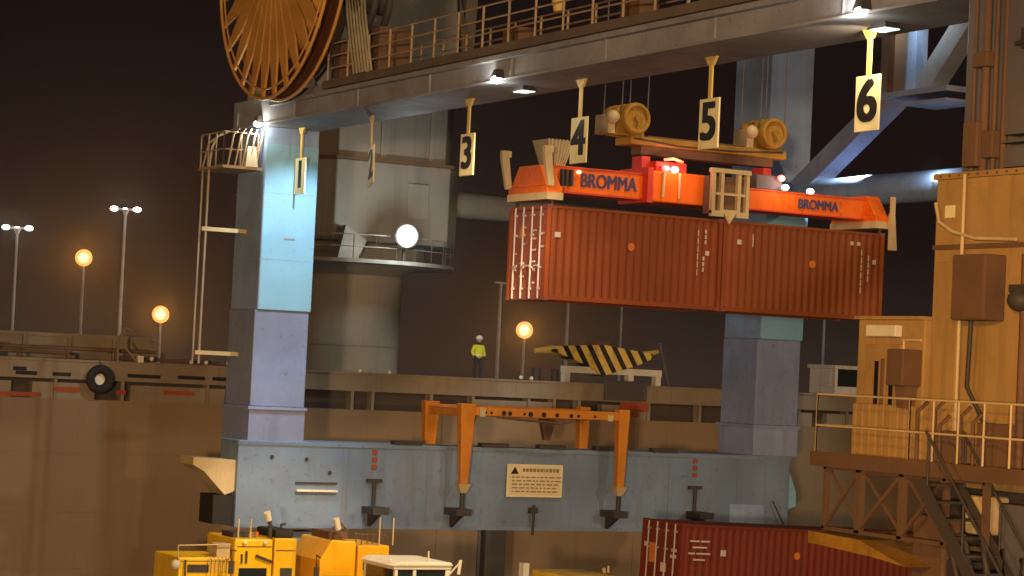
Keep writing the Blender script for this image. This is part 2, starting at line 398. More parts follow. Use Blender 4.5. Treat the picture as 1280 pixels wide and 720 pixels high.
MB().tube([(45.4, 90.6, 16.6), (56.5, 90.6, 16.6)], [.62, .38], 12).build('jib', M['shipcrane'], dc)
MB().bar((46.6, 92.2, 21), (46.9, 92.2, 28), .55, .5).build('mast', M['shipcrane'], dc)
MB().bar((45.0, 91.2, 28), (46.7, 91.8, 23.0), .3, .3).build('strut', M['shipcrane'], dc)
MB().box(42.6, 43.6, 88.82, 88.9, 15.7, 17.2).build('access_door', M['shipcrane'], dc, bevel=.03)
lf = MB().tube([(41.65, 87.0, 14.86), (41.5, 86.45, 14.8)], [.42, .5], 16).build('floodlight', M['dark'], dc)
MB().sphere((41.48, 86.4, 14.8), .44, 16, 10, (1, .45, 1)).build('lens', M['lamp_cool'], lf)
MB().bar((41.7, 87.1, 13.78), (41.66, 86.98, 14.8), .1).build('bracket', M['dark'], dc)
MB().prism([(39.6, 15.2), (40.6, 14.6), (40.2, 13.8), (39.3, 13.8)], 'y', 88.4, 88.8).build('gusset', M['shipcrane'], dc)

# ------------------------------------------------------------------ the quay crane
qc = thing('quay_crane', 'huge blue grey quay crane whose portal legs straddle the truck lanes', 'gantry crane', (41.4, 56, 0))
def leg(x0, x1, y0, y1, z0, z1, mat, low=None, top=None):
    m = MB().box(x0, x1, y0, y1, z0, z1); o = m.build('portal_leg', mat, qc, bevel=.04); return o
LX0, LX1, RX0, RX1 = 30.2, 32.2, 51.12, 53.12
for (a, b, dl, ztop) in ((LX0, LX1, 1.0, 17.5), (RX0, RX1, .7, 30.)):
    o = leg(a, b, 74.5, 77.0, 11.15, ztop, M['crane'])
    MB().box(a + .03, b - .015, 74.482, 74.5, 11.18, 16.9 if a == LX0 else 17.6).build('cladding_or_lit_sheet', M['crane_lit'], o)  # thin pale sheet painting the floodlit stretch onto the leg front
    for z in (12.9, 15.2): MB().box(a - .004, b + .004, 74.474, 74.482, z, z + .02).box(a - .012, a, 74.5, 77, z, z + .03).build('weld_seam', M['crane'], o)
    MB().box(a + .85, a + 1.25, 74.46, 74.482, 13.62, 13.68).build('lug', M['beam'], o)
    lo = MB().box(a - .06, b - .03, 74.56, 76.95, 7.82, 11.15).build('lower_leg', M['crane_dim'], qc, bevel=.04)
    MB().box(a - .18, b + .02, 74.42, 77.08, 7.72, 7.82).build('flange', M['crane_dim'], lo)
    MB().box(a - .10, b - .02, 74.52, 76.98, 6.65, 7.72).build('base', M['crane_dim'], lo)
MB().box(30.35, 32.0, 74.7, 76.8, 18.5, 30).build('portal_leg', M['beam'], qc)
sb = MB().box(29.75, 52.75, 74.45, 76.1, 3.66, 6.65)
sill = sb.build('sill_beam', M['sill'], qc, bevel=.03)
tr = MB()
for x in (39.7, 42.1, 44.5, 47.0, 36.2): tr.box(x - .56, x + .56, 74.40, 74.75, 6.652, 6.80)
pieces(tr, 'sill_pad', M['dark'], sill)
pieces(MB().box(29.72, 52.78, 74.40, 74.45, 3.66, 3.78).box(29.72, 52.78, 74.41, 74.45, 6.5, 6.6), 'sill_flange', M['sill'], sill)
rb = MB()
for x in (33.9, 37.0, 41.0, 44.1, 47.2, 50.3): rb.box(x, x + .025, 74.435, 74.45, 3.8, 6.5)
pieces(rb, 'weld_seam', M['sill'], sill)
for x, l in ((31.93, 1.55), ):
    MB().box(x, x + l, 74.28, 74.45, 4.93, 5.0).build('step', M['cab'], sill)
    MB().box(x, x + l, 74.37, 74.45, 5.2, 5.26).build('hand_grip', M['dark'], sill)
for x in (34.9, 48.35):
    rm = MB()
    for z in (6.36, 6.1, 5.84): rm.box(x - .09, x + .09, 74.40, 74.445, z - .08, z + .08)
    pieces(rm, 'red_mark', M['redlead'], sill)
    MB().box(x - .28, x + .28, 74.3, 74.45, 5.3, 5.42).tube([(x, 74.35, 4.4), (x, 74.35, 5.3)], .07).build('clamp', M['dark'], sill)
for x in (34.8, 38.05, 44.55, 48.35):
    b = MB().box(x - .3, x + .3, 73.45, 74.45, 4.22, 4.46); b.prism([(74.45, 3.72), (74.45, 4.22), (73.6, 4.22)], 'x', x - .06, x + .06)
    if x in (38.05, 44.55): b.tube([(x, 73.66, 4.46), (x, 73.66, 5.06)], .09)
    b.build('storage_bracket', M['dark'], qc)
MB().tube([(41.35, 74.3, 3.5), (41.35, 74.3, 4.6)], .05).box(41.2, 41.5, 74.25, 74.45, 4.3, 4.5).build('cable_stub', M['dark'], sill)
MB().box(50.0, 51.6, 74.40, 74.448, 3.9, 4.75).build('patch_plate', M['crane'], sill)
MB().tube([(51.9, 74.3, 4.9), (52.4, 74.2, 4.0)], .03).build('hose', M['dark'], sill)
hh = MB()
for x, z in ((31.0, 6.1), (32.3, 6.05), (33.2, 5.6)): hh.tube([(x, 74.44, z), (x, 74.40, z)], .07, 10)
pieces(hh, 'plug', M['dark'], sill)
# end brackets and wheels of the bogies
eb = MB().prism([(28.2, 6.02), (29.75, 5.95), (29.75, 4.9), (29.4, 4.75), (28.6, 5.55), (28.2, 5.75)], 'y', 74.6, 75.9)
eb.build('end_bracket', M['cream'], sill)
MB().box(29.0, 29.74, 74.62, 75.9, 3.75, 4.74).build('buffer', M['rubber'], sill)
eb2 = MB().prism([(52.75, 6.2), (53.0, 5.7), (53.2, 5.2), (53.2, 4.7), (52.75, 4.55)], 'y', 74.6, 75.9); eb2.build('end_bracket', M['crane_lit'], sill)
for yc in (75.3, 36.1):
    for xc in (32.3, 50.3):
        bg = MB().prism([(xc - 3.2, .75), (xc + 3.2, .75), (xc + 2.6, 2.0), (xc + .7, 3.0), (xc + .7, 3.5), (xc - .7, 3.5), (xc - .7, 3.0), (xc - 2.6, 2.0)], 'y', yc - .45, yc + .45).build('bogie', M['crane'], qc)
        wh = MB()
        for k in (-2.6, -.9, .9, 2.6): wh.tube([(xc + k, yc - .12, .5), (xc + k, yc + .12, .5)], .44, 18)
        pieces(wh, 'wheel', M['rust'], bg)
MB().box(31.4, 51.5, 34.7, 36.9, 3.5, 6.0).build('sill_beam', M['land_up'], qc)
# portal beam with walkway railing
pbm = MB().box(30.05, 32.25, 33.0, 77.3, 17.5, 18.5)
pb = pbm.build('portal_beam', M['beam'], qc, bevel=.03)
MB().box(29.86, 30.05, 33.0, 73.6, 18.1, 18.22).box(29.95, 30.05, 33, 77.2, 17.5, 17.56).build('ledge', M['beam'], pb)
MB().box(29.9, 30.05, 33.0, 69.2, 18.3, 18.55).build('toe_board', M['rail_dark'], pb)
rs = MB()
for i in range(9): rs.box(30.0, 30.05, 36 + i * 5.1, 36.04 + i * 5.1, 17.58, 18.1)
pieces(rs, 'stiffener', M['beam'], pb)
g = MB(); railing(g, [(30.0, 33.5, 18.5), (30.0, 69.0, 18.5)], 1.25, 1.55, (.45, .85, 1.25), .028, .04); g.build('railing', M['rail'], pb)
g = MB(); railing(g, [(32.1, 33.5, 18.5), (32.1, 69.6, 18.5)], 1.25, 1.55, (.45, .85, 1.25), .028, .04); g.build('railing', M['rail'], pb)
for y, z in ((58.6, 19.2), (52.0, 19.3), (46.6, 19.4)):
    MB().box(31.1, 31.7, y - .5, y + .5, 18.5, z + .1).build('junction_box', M['rust'], pb, bevel=.03)
for y in (57.3, 49.4):
    MB().tube([(31.9, y, 19.7), (31.9, y, 20.05)], [.12, .2]).build('deck_lamp', M['strap'], pb)
MB().bar((31.2, 70.6, 18.4), (31.4, 67.0, 24), .9, .9).build('diagonal_brace', M['beam'], pb)
# machinery beside the reel
cb = MB()
for y, w, h in ((69.2, .5, 1.5), (67.6, .9, 1.75), (66.3, .55, 1.6)): cb.box(30.4, 31.5, y - w / 2, y + w / 2, 18.5, 18.5 + h)
pieces(cb, 'machine_cabinet', M['rust'], pb, bevel=.03)
hr = MB().ring((30.1, 66.9, 21.0), (1, 0, 0), 1.1, .12, 24); hr.ring((30.6, 66.9, 21.0), (1, 0, 0), 1.1, .12, 24)
for k in range(10):
    t = k * math.pi / 5; hr.bar((30.1, 66.9, 21), (30.1, 66.9 + 1.05 * math.cos(t), 21 + 1.05 * math.sin(t)), .1, .06)
hr.tube([(29.9, 66.9, 21), (30.9, 66.9, 21)], .45, 14)
hr.build('hose_reel', M['dark'], pb)
hc2 = MB()
for k in range(7): 
    y = 67.4 - k * .22; hc2.tube([(29.95, y + .35, 21.4), (29.9, y, 20.4), (30.0, y - .45, 18.6)], .045, 6)
hc2.build('hose', M['basket'], pb)
# cable reel
RC = Vector((29.25, 71.55, 22.95)); RR = 4.85
crl = MB().ring(RC + Vector((-.28, 0, 0)), (1, 0, 0), RR, .06, 64, 6).ring(RC + Vector((.28, 0, 0)), (1, 0, 0), RR, .06, 64, 6).ring(RC + Vector((-.28, 0, 0)), (1, 0, 0), RR - .32, .035, 64, 6)
crl.tube([RC + Vector((-.6, 0, 0)), RC + Vector((.9, 0, 0))], .5, 20)
reel = crl.build('cable_reel', M['reel'], qc)
sp = MB(); ns = 30
for k in range(ns):
    t = 2 * math.pi * k / ns; d = Vector((0, math.cos(t), math.sin(t))); e = Vector((0, -math.sin(t), math.cos(t)))
    a = RC + d * .6 + Vector((-.32, 0, 0)); b = RC + d * RR + Vector((-.28, 0, 0))
    # each spoke is a thin tapered channel, wide at two thirds of its length
    for s0, s1, w0, w1 in ((0, .70, .14, .58), (.70, 1, .58, .16)):
        p0 = a.lerp(b, s0); p1 = a.lerp(b, s1)
        q = Vector((.08, 0, 0))
        vs = [p0 - e * w0 / 2, p0 + e * w0 / 2, p1 + e * w1 / 2, p1 - e * w1 / 2]
        sp._add(vs + [v + q for v in vs], [(0, 1, 2, 3), (7, 6, 5, 4), (0, 4, 5, 1), (1, 5, 6, 2), (2, 6, 7, 3), (3, 7, 4, 0)])
sp.build('spoke', M['reel'], reel)
cd = MB().tube([RC + Vector((-.10, 0, 0)), RC + Vector((.24, 0, 0))], RR * .74, 48); cd.build('cable_pack', M['reel'], reel)
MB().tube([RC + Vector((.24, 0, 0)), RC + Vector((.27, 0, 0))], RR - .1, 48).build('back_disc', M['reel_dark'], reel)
MB().bar((29.8, 71.55, 22.9), (30.9, 71.2, 18.5), .5, .5).build('reel_stand', M['beam'], reel)
# floodlights under the beam and the light patches beside them
def floodlight(par, y, x=30.0, z=17.62):
    h = MB().taper((x, y, z - .04), (x, y, z + .22), (.34, .46), (.22, .3)).build('floodlight', M['dark'], par)
    MB().sphere((x - .06, y, z - .06), .16, 12, 8, (1, 1.15, .7)).build('lens', M['lamp_white'], h)
for y in (74.67, 57.07, 40.34): floodlight(pb, y)
def light_patch(par, y, x=31.0, z=17.38):  # light patch on the beam's underside, put in as a glowing plate
    h = MB().taper((x, y, z - .02), (x, y, z + .12), (.5, .7), (.3, .4)).build('floodlight', M['dark'], par)  # part of the light patch, no floodlight hangs here
    MB().box(x - .2, x + .2, y - .28, y + .28, z - .05, z - .022).build('lens', M['lamp_glow'], h)
M['lamp_glow'] = emit('lamp_glow', (.75, 1, .92), 1.1)
for y in (75.22, 57.4, 40.9): light_patch(pb, y)
# ladder, hoops and small platform at the outer side of the left leg
ld = MB().tube([(28.72, 76, 9.2), (28.74, 76, 16.1), (28.82, 76, 16.75), (29.0, 76, 17.15), (29.35, 76, 17.3)], .045)
ld.tube([(28.72, 76.6, 9.2), (28.74, 76.6, 16.1), (28.9, 76.6, 16.9), (29.35, 76.6, 17.3)], .035)
ladder = ld.build('cable_guide', M['rail'], qc)
bk = MB()
for z in (9.58, 13.88): bk.box(28.55, 30.2, 75.9, 76.1, z - .07, z + .07)
pieces(bk, 'guide_bracket', M['cream'], ladder)
sp2 = MB().box(28.7, 30.15, 74.6, 77, 15.95, 16.05).build('leg_platform', M['rail'], qc)
g = MB(); railing(g, [(28.75, 74.7, 16.05), (28.75, 76.9, 16.05)], 1.15, .7, (.55, 1.15), .03); railing(g, [(28.75, 74.7, 16.05), (30.0, 74.7, 16.05)], 1.15, .6, (.55, 1.15), .03)
for k in range(5): g.tube([(28.9 + k * .26, 74.65, 16.05), (29.05 + k * .26, 74.6, 17.1), (29.25 + k * .22, 74.6, 17.35)], .035, 6)
g.build('railing', M['rail'], sp2)
MB().taper((29.75, 74.75, 16.05), (29.75, 74.75, 16.75), (.45, .35), (.3, .25)).build('equipment_box', M['cab'], sp2)
# right frame: round tie beam, brace and node
rt = MB().tube([(52, 74.5, 16.75), (52, 34, 16.75)], .56, 20).build('tie_beam', M['crane'], qc)
MB().tube([(52, 64.75, 16.95), (51.35, 64.6, 16.95)], .1).build('bracket', M['dark'], rt)
MB().sphere((51.35, 64.55, 16.93), .13, 10, 8).build('lamp', M['lamp_small'], rt)
br = MB().bar((52, 73.4, 16.95), (52, 67.2, 20.45), .8, .75).build('diagonal_brace', M['crane_dim'], qc)
br2 = MB().bar((52, 65.9, 20.3), (52, 62.0, 24.2), .7, .8).build('diagonal_brace', M['beam'], qc)
nd = MB().box(51.2, 52.8, 63.9, 67.9, 19.95, 20.15).box(51.2, 52.8, 63.9, 66.4, 19.6, 19.7).build('node_platform', M['crane_dim'], qc)
MB().box(51.75, 52.25, 66.36, 66.86, 20.15, 30).build('hanger_post', M['crane'], qc)
MB().box(51.7, 52.6, 67.35, 68.35, 20.15, 30).build('hanger_post', M['beam'], qc)
pieces(MB().box(51.5, 52.3, 68.4, 68.9, 23.2, 30).box(51.2, 51.7, 66.9, 67.3, 20.15, 23.0), 'cable_tray', M['rust'], qc)
wl = MB().box(51.4, 51.6, 65.1, 65.9, 22.3, 23.1).build('work_lamp', M['cab'], qc, bevel=.05)
MB().box(51.385, 51.398, 65.2, 65.8, 22.75, 23.0).build('lens', M['lamp_glow'], wl)
# landside leg with electrical house, platform and stair
ll = MB().box(30.22, 32.2, 34.75, 37.12, 13.9, 30).build('portal_leg', M['land_up'], qc, bevel=.04)
lw = MB().box(30.0, 32.4, 33.2, 37.62, 0, 13.9).build('portal_leg', M['land'], qc, bevel=.04)
MB().box(29.94, 30.0, 33.2, 37.6, 12.35, 12.45).build('stiffener', M['rust'], lw)
MB().box(29.955, 30.0, 36.75, 37.45, 8.1, 12.1).build('panel', M['land'], lw, bevel=.015)
MB().box(29.45, 30.0, 35.35, 36.35, 10.9, 12.2).build('shadow_box', M['rust'], lw, bevel=.04)  # dark box added where a cast shadow darkens the leg
MB().box(29.43, 29.45, 35.4, 36.3, 10.96, 12.14).build('shadow_box_front', M['rust'], lw)
MB().tube([(29.7, 36.0, 10.9), (29.7, 36.05, 9.6), (29.8, 35.6, 8.9), (29.85, 35.5, 8.0)], .045).build('cable', M['dark'], lw)
MB().tube([(29.9, 36.6, 8.0), (29.9, 36.62, 13.85)], .04).build('conduit', M['cream'], lw)
MB().box(29.9, 30.0, 33.2, 37.62, 13.78, 13.9).build('flange', M['land'], lw)
bl = MB()
for k in range(14): bl.tube([(29.88, 33.6 + k * .29, 13.84), (29.9, 33.6 + k * .29, 13.84)], .03, 6)
pieces(bl, 'bolt', M['rust'], lw)
MB().box(29.985, 30.0, 37.0, 37.3, 13.0, 13.25).build('blank_label', M['sign'], lw)
MB().tube([(29.9, 37.5, 13.3), (29.85, 37.3, 12.9), (29.88, 36.9, 12.7), (29.9, 36.2, 12.55), (29.9, 35.0, 12.5)], .04).build('cable', M['cream'], lw)
MB().tube([(29.8, 34.55, 8), (29.8, 34.55, 12.2)], .09).tube([(29.8, 34.25, 8), (29.8, 34.25, 11.4)], .07).build('riser_pipe', M['rust'], lw)
MB().sphere((29.75, 34.6, 11.3), .28, 12, 8, (1, 1, .8)).box(29.6, 30, 34.3, 34.8, 11.45, 11.6).build('horn', M['dark'], lw)
up_ = MB()
for y, r_ in ((36.35, .09), (36.05, .05), (35.75, .07), (36.7, .04)): up_.tube([(30.12, y, 13.9), (30.12, y + .03, 24)], r_)
pieces(up_, 'riser_pipe', M['rust'], ll)
pieces(MB().box(29.9, 30.22, 36.3, 36.75, 14.0, 14.9).box(29.92, 30.22, 35.85, 36.2, 14.15, 14.7).box(29.95, 30.22, 36.15, 36.6, 16.0, 16.3), 'junction_box', M['rust'], ll, bevel=.03)
MB().box(29.8, 30.22, 33.0, 35.35, 14.55, 24).box(29.85, 30.22, 33, 35.5, 14.4, 14.45).box(29.85, 30.22, 33.0, 35.4, 13.92, 14.3).build('cladding_or_lit_sheet', M['land_up'], ll)
MB().box(29.74, 29.8, 33.9, 34.9, 16.2, 16.6).tube([(29.7, 35.0, 16.3), (29.7, 33, 16.5)], .05).build('conduit', M['dark'], ll)
MB().tube([(29.82, 37.7, 10.5), (29.82, 38.3, 10.5)], .03).tube([(29.82, 38.25, 10.5), (29.82, 38.25, 9.2)], .03).build('conduit', M['cream'], qc)
hs = MB().box(29.85, 32.3, 37.62, 39.85, 8.02, 10.92).build('electrical_house', M['land'], qc, bevel=.03)
MB().box(29.78, 32.4, 37.66, 39.92, 10.92, 10.99).build('roof', M['land'], hs)
MB().box(29.66, 29.85, 38.35, 39.35, 10.56, 10.8).build('lamp_box', M['cab'], hs, bevel=.02)
dr = MB().box(29.79, 29.85, 38.3, 39.5, 8.1, 10.4).build('door', M['land'], hs, bevel=.02)
pieces(MB().box(29.77, 29.789, 39.02, 39.14, 9.1, 10.05).box(29.77, 29.789, 38.52, 38.64, 9.1, 10.05), 'louvre', M['black'], dr)
MB().box(29.73, 29.789, 38.82, 38.88, 9.0, 10.1).build('handle', M['rust'], dr)
ac = MB().box(29.35, 29.85, 37.66, 38.2, 9.55, 10.3).build('air_unit', M['rust'], hs, bevel=.03)
MB().prism([(37.8, 9.1), (38.0, 9.1), (38.08, 9.55), (37.72, 9.55)], 'x', 29.5, 29.8).build('bracket', M['rust'], ac)
MB().box(29.72, 29.78, 37.7, 39.75, 8.05, 9.15).build('lower_panel', M['land'], hs)
rib = MB()
for k in range(9): rib.box(29.69, 29.72, 37.75 + k * .235, 37.83 + k * .235, 8.05, 9.15)
pieces(rib, 'panel_rib', M['land'], hs)
plt = MB().box(28.85, 32.6, 31.5, 39.95, 7.86, 8.0).build('access_platform', M['land'], qc)
MB().box(28.8, 28.85, 31.5, 39.95, 7.8, 8.1).build('toe_board', M['rust'], plt)
g = MB(); railing(g, [(28.9, 31.5, 8), (28.9, 36.8, 8)], 1.3, .72, (.65, 1.3), .025); railing(g, [(28.9, 36.8, 8), (28.9, 39.9, 8)], 1.3, 3.0, (.65, 1.3), .025); railing(g, [(28.9, 39.9, 8), (32.5, 39.9, 8)], 1.3, 1.2, (.65, 1.3), .025)
g.build('railing', M['cream'], plt)
cl = MB()
for y, z1, dx in ((36.9, 9.25, .1), (36.6, 9.3, .3), (36.25, 9.0, .15), (35.8, 9.2, .3), (35.3, 9.1, .2), (34.9, 8.8, .1)): cl.tube([(29.1 + dx, y, 8), (29.12 + dx, y + .05, z1 - .2), (29.25 + dx, y - .1, z1)], .04, 6)
cl.box(29.3, 29.7, 36.0, 36.5, 8, 8.7); cl.box(29.3, 29.8, 34.6, 35.2, 8, 8.9)
cl.build('platform_valves', M['rust'], plt)
ts = MB()
for y, w in ((39.6, .08), (38.45, .16), (37.05, .14), (35.7, .09), (34.5, .1)):
    ts.box(28.95, 29.08, y - w / 2, y + w / 2, 6.5, 7.86)
for a, b in ((39.6, 38.45), (38.45, 37.05), (37.05, 35.7)):
    ts.bar((29.0, a, 6.55), (29.0, b, 7.8), .07, .07); ts.bar((29.06, a, 7.8), (29.06, b, 6.55), .05, .05)
ts.box(28.95, 29.1, 34.5, 39.65, 7.74, 7.84); ts.box(28.95, 29.1, 34.5, 39.65, 6.48, 6.56)
for y in (39.6, 38.45, 37.05, 35.7): ts.bar((29.02, y, 6.5), (30.0, y, 6.5), .08)
ts.build('bracing', M['rust'], plt)
MB().prism([(39.75, 6.44), (38.0, 6.40), (36.5, 6.0), (37.6, 6.1), (39.75, 6.2)], 'x', 28.7, 29.9).build('catwalk_plate', M['yel'], plt)
stx = MB()
for x in (28.3, 29.2): stx.bar((x, 35.6, 7.7), (x, 32.0, 3.9), .06, .26)
for i in range(13):
    t = i / 12; stx.box(28.3, 29.2, 35.6 - 3.6 * t - .14, 35.6 - 3.6 * t + .14, 7.65 - 3.8 * t, 7.7 - 3.8 * t)
for x in (28.3, 29.2):
    stx.tube([(x, 35.5, 8.7), (x, 32, 4.9)], .03)
    for i in range(4): stx.tube([(x, 35.4 - i * 1.1, 7.5 - i * 1.16), (x, 35.4 - i * 1.1, 8.55 - i * 1.16)], .025)
stx.build('stair', M['dark'], qc)
mh = MB().box(29.3, 30.0, 34.9, 35.5, 6.75, 7.5).build('motor', M['cream'], qc, bevel=.08)
MB().box(29.9, 30.0, 33.2, 37.55, 2.5, 7.6).build('dark_sheet', M['dark'], lw)  # dark sheet added to make the lower leg look dark behind the stair
for y0_, y1_, z0_, z1_, m_ in ((36.2, 37.2, 5.6, 7.0, 'rust'), (35.5, 36.1, 4.4, 6.2, 'dark'), (33.6, 34.6, 5.2, 7.4, 'land_up')):
    MB().box(29.4, 29.9, y0_, y1_, z0_, z1_).build('equipment_box', M[m_], lw, bevel=.05)
mk2 = MB()
for i in range(7):
    y = 35.2 - i * .45; mk2.tube([(28.6 + .1 * i, y, 6.9 - .12 * i), (28.7, y - .3, 6.0), (29.0, y - .5, 5.0)], .06)
for i in range(9): mk2.box(28.7 + random.random() * .6, 29.4 + random.random() * .3, 32 + i * .37, 32.3 + i * .37, 4.4 + random.random() * .6, 5.4 + random.random() * .9)
mk2.build('hydraulic_unit', M['dark'], qc)

# ------------------------------------------------------------------ lane number signs
def lane_sign(n, y, tilt=0, look=''):
    r = thing('lane_sign', look, 'sign', (31.35, y, 17.5), 'lane number signs hanging from the portal beam')
    s = MB().box(31.31, 31.35, y - .075, y + .075, 16.45, 17.34).build('strap', M['strap'], r)
    MB().prism([(y - .09, 17.28), (y + .09, 17.28), (y + .26, 17.5), (y - .26, 17.5)], 'x', 31.29, 31.37).build('hanger', M['strap'], s)
    p = MB().box(31.31, 31.36, y - .44, y + .44, 15.2, 16.46).build('number_plate', M['sign'], r, bevel=.012)
    lettering(str(n), 1.32, (31.305, y, 15.84), (0, -1, 0), (0, 0, 1), M['black'], 'numeral', p, .045, .004, 1.15)
    if tilt: r.rotation_euler = tilt
    return r
lane_sign(1, 74.0, (0, 0, 0), 'cream sign with number 1 hanging in front of the lit blue leg')
lane_sign(2, 68.3, (R(-9), 0, R(-14)), 'cream sign with number 2 hanging crooked before the ship crane')
lane_sign(3, 61.4, (0, 0, 0), 'cream sign with number 3 hanging beside the ship crane tower')
lane_sign(4, 54.75, (0, 0, 0), 'cream sign with number 4 hanging over the left half of the orange spreader')
lane_sign(5, 48.3, (0, 0, 0), 'cream sign with number 5 hanging above the middle of the orange spreader')
lane_sign(6, 41.85, (0, 0, 0), 'brightest and nearest cream sign with number 6 under the beam')

# ------------------------------------------------------------------ notice board on the sill
ns_ = thing('notice_board', 'cream rectangular notice with faded text fixed on the blue grey sill beam', 'sign', (41.35, 74.4, 4.9))
nb = MB().box(40.22, 42.5, 74.36, 74.40, 4.9, 6.06).build('plate', M['plate'], ns_, bevel=.01)
tx = MB(); random.seed(5)
x = 40.85
while x < 42.3:
    w = random.uniform(.05, .13); tx.box(x, x + w, 74.35, 74.359, 5.80, 5.93); x += w + .035
tx.build('heading', M['ink'], nb)
tx = MB()
for k in range(5):
    x = 40.42; z = 5.58 - k * .13
    while x < 42.3:
        w = random.uniform(.08, .25); tx.box(x, x + w, 74.35, 74.359, z, z + .05); x += w + .06
tx.build('text_rows', M['ink'], nb)
MB().prism([(40.36, 5.72), (40.68, 5.72), (40.52, 5.98)], 'y', 74.345, 74.359).build('emblem', M['black'], nb)
MB().box(40.2, 42.52, 74.345, 74.362, 6.03, 6.075).box(40.2, 42.52, 74.345, 74.362, 4.885, 4.93).box(40.2, 40.25, 74.345, 74.362, 4.93, 6.03).box(42.47, 42.52, 74.345, 74.362, 4.93, 6.03).build('border', M['sign'], nb)

# ------------------------------------------------------------------ containers
def container(name, loc, L, H, side, end, label, group, doors=True):
    x0, y0, z0 = loc; W = 2.44; x1 = x0 + L; y1 = y0 + W; z1 = z0 + H
    r = thing(name, label, 'container', (x0 + L / 2, y0 + W / 2, z0), group)
    for (a, b, yy) in ((x0, y0, 1), (x0, y1, -1), (x1, y0, 1), (x1, y1, -1)):
        sx = 1 if a == x0 else -1
        MB().box(min(a, a + sx * .13), max(a, a + sx * .13), min(b, b + yy * .13), max(b, b + yy * .13), z0 + .12, z1 - .12).build('corner_post', side, r)
        for z in (z0, z1 - .12):
            MB().box(min(a - sx * .004, a + sx * .175), max(a - sx * .004, a + sx * .175), min(b - yy * .004, b + yy * .16), max(b - yy * .004, b + yy * .16), z, z + .12).build('corner_casting', end, r)
    for b, yy in ((y0, 1), (y1, -1)):
        MB().box(x0 + .18, x1 - .18, min(b + yy * .004, b + yy * .08), max(b + yy * .004, b + yy * .08), z1 - .1, z1 - .02).build('top_rail', side, r)
        MB().box(x0 + .18, x1 - .18, min(b + yy * .004, b + yy * .08), max(b + yy * .004, b + yy * .08), z0 + .02, z0 + .16).build('bottom_rail', side, r)
        m = MB(); a = x0 + .13; n = round((L - .26) / .278); p = (L - .26) / n; prof = []
        for i in range(n):
            q = a + i * p; prof += [(q, .055), (q + p * .26, .055), (q + p * .5, .018), (q + p * .76, .018)]
        prof.append((x1 - .13, .055)); vs = []
        for (q, d) in prof:
            vs += [(q, b + yy * d, z0 + .16), (q, b + yy * d, z1 - .1)]
        m._add(vs, [(2 * i, 2 * i + 2, 2 * i + 3, 2 * i + 1) for i in range(len(prof) - 1)])
        m.build('side_panel', side, r)
    MB().box(x0 + .14, x1 - .14, y0 + .09, y1 - .09, z1 - .06, z1 - .03).build('roof', side, r)
    MB().box(x0 + .14, x1 - .14, y0 + .09, y1 - .09, z0 + .12, z0 + .16).build('floor', end, r)
    MB().box(x1 - .1, x1 - .05, y0 + .13, y1 - .13, z0 + .05, z1 - .05).build('end_panel', end, r)
    pieces(MB().box(x0 + .02, x0 + .12, y0 + .16, y1 - .16, z1 - .13, z1 - .01).box(x0 + .02, x0 + .12, y0 + .16, y1 - .16, z0 + .01, z0 + .15), 'door_header', end, r)
    ym = (y0 + y1) / 2
    for a, b, s in ((y0 + .14, ym - .01, 1), (ym + .01, y1 - .14, -1)):
        d = MB().box(x0 + .05, x0 + .10, a, b, z0 + .16, z1 - .14)
        for k in range(5): d.box(x0 + .035, x0 + .05, a + .05, b - .05, z0 + .35 + k * (H - .6) / 5, z0 + .47 + k * (H - .6) / 5)
        do = d.build('door', end, r)
        for f in (.25, .75):
            y = a + (b - a) * f
            k = MB().tube([(x0 + .0, y, z0 + .05), (x0 + .0, y, z1 - .05)], .032, 8)
            for z in (z0 + .35, z0 + 1.0, z1 - .9, z1 - .3): k.box(x0 - .02, x0 + .05, y - .07, y + .07, z - .03, z + .03)
            k.bar((x0 - .03, y, z0 + 1.05), (x0 - .03, y + s * .28, z0 + 1.05), .03, .05)
            k.build('lock_rod', M['rod'], do)
    return r, (x0, x1, y0, y1, z0, z1)

def marks(r, B, rects, name='marking', mat='mark'):
    x0, x1, y0, y1, z0, z1 = B
    for k in range(0, len(rects), 4):            # a few strokes of lettering per mark
        m = MB()
        for (a, b, c, d) in rects[k:k + 4]: m.box(x0 + a, x0 + b, y0 - .006, y0 + .012, z0 + c, z0 + d)
        m.build(name, M[mat], r)
def octa(r, B, x, z, q=.13):
    MB().prism([(B[0] + x + q * math.cos(t), B[4] + z + q * math.sin(t)) for t in [R(k * 45) for k in range(8)]], 'y', B[2] - .006, B[2] + .012).build('emblem', M['orangemark'], r)
def endmarks(r, B, rects, mat='mark'):
    m = MB(); x0, x1, y0, y1, z0, z1 = B
    for (a, b, c, d) in rects: m.box(x0 + .018, x0 + .034, y0 + a, y0 + b, z0 + c, z0 + d)
    return m.build('marking', M[mat], r)
def tiny_text(x, z, n, w=.09, h=.12, vertical=False):
    out = []
    for k in range(n):
        if vertical: out.append((x, x + w, z - k * (h + .045), z - k * (h + .045) + h))
        else: out.append((x + k * (w + .04), x + k * (w + .04) + w, z, z + h))
    return out

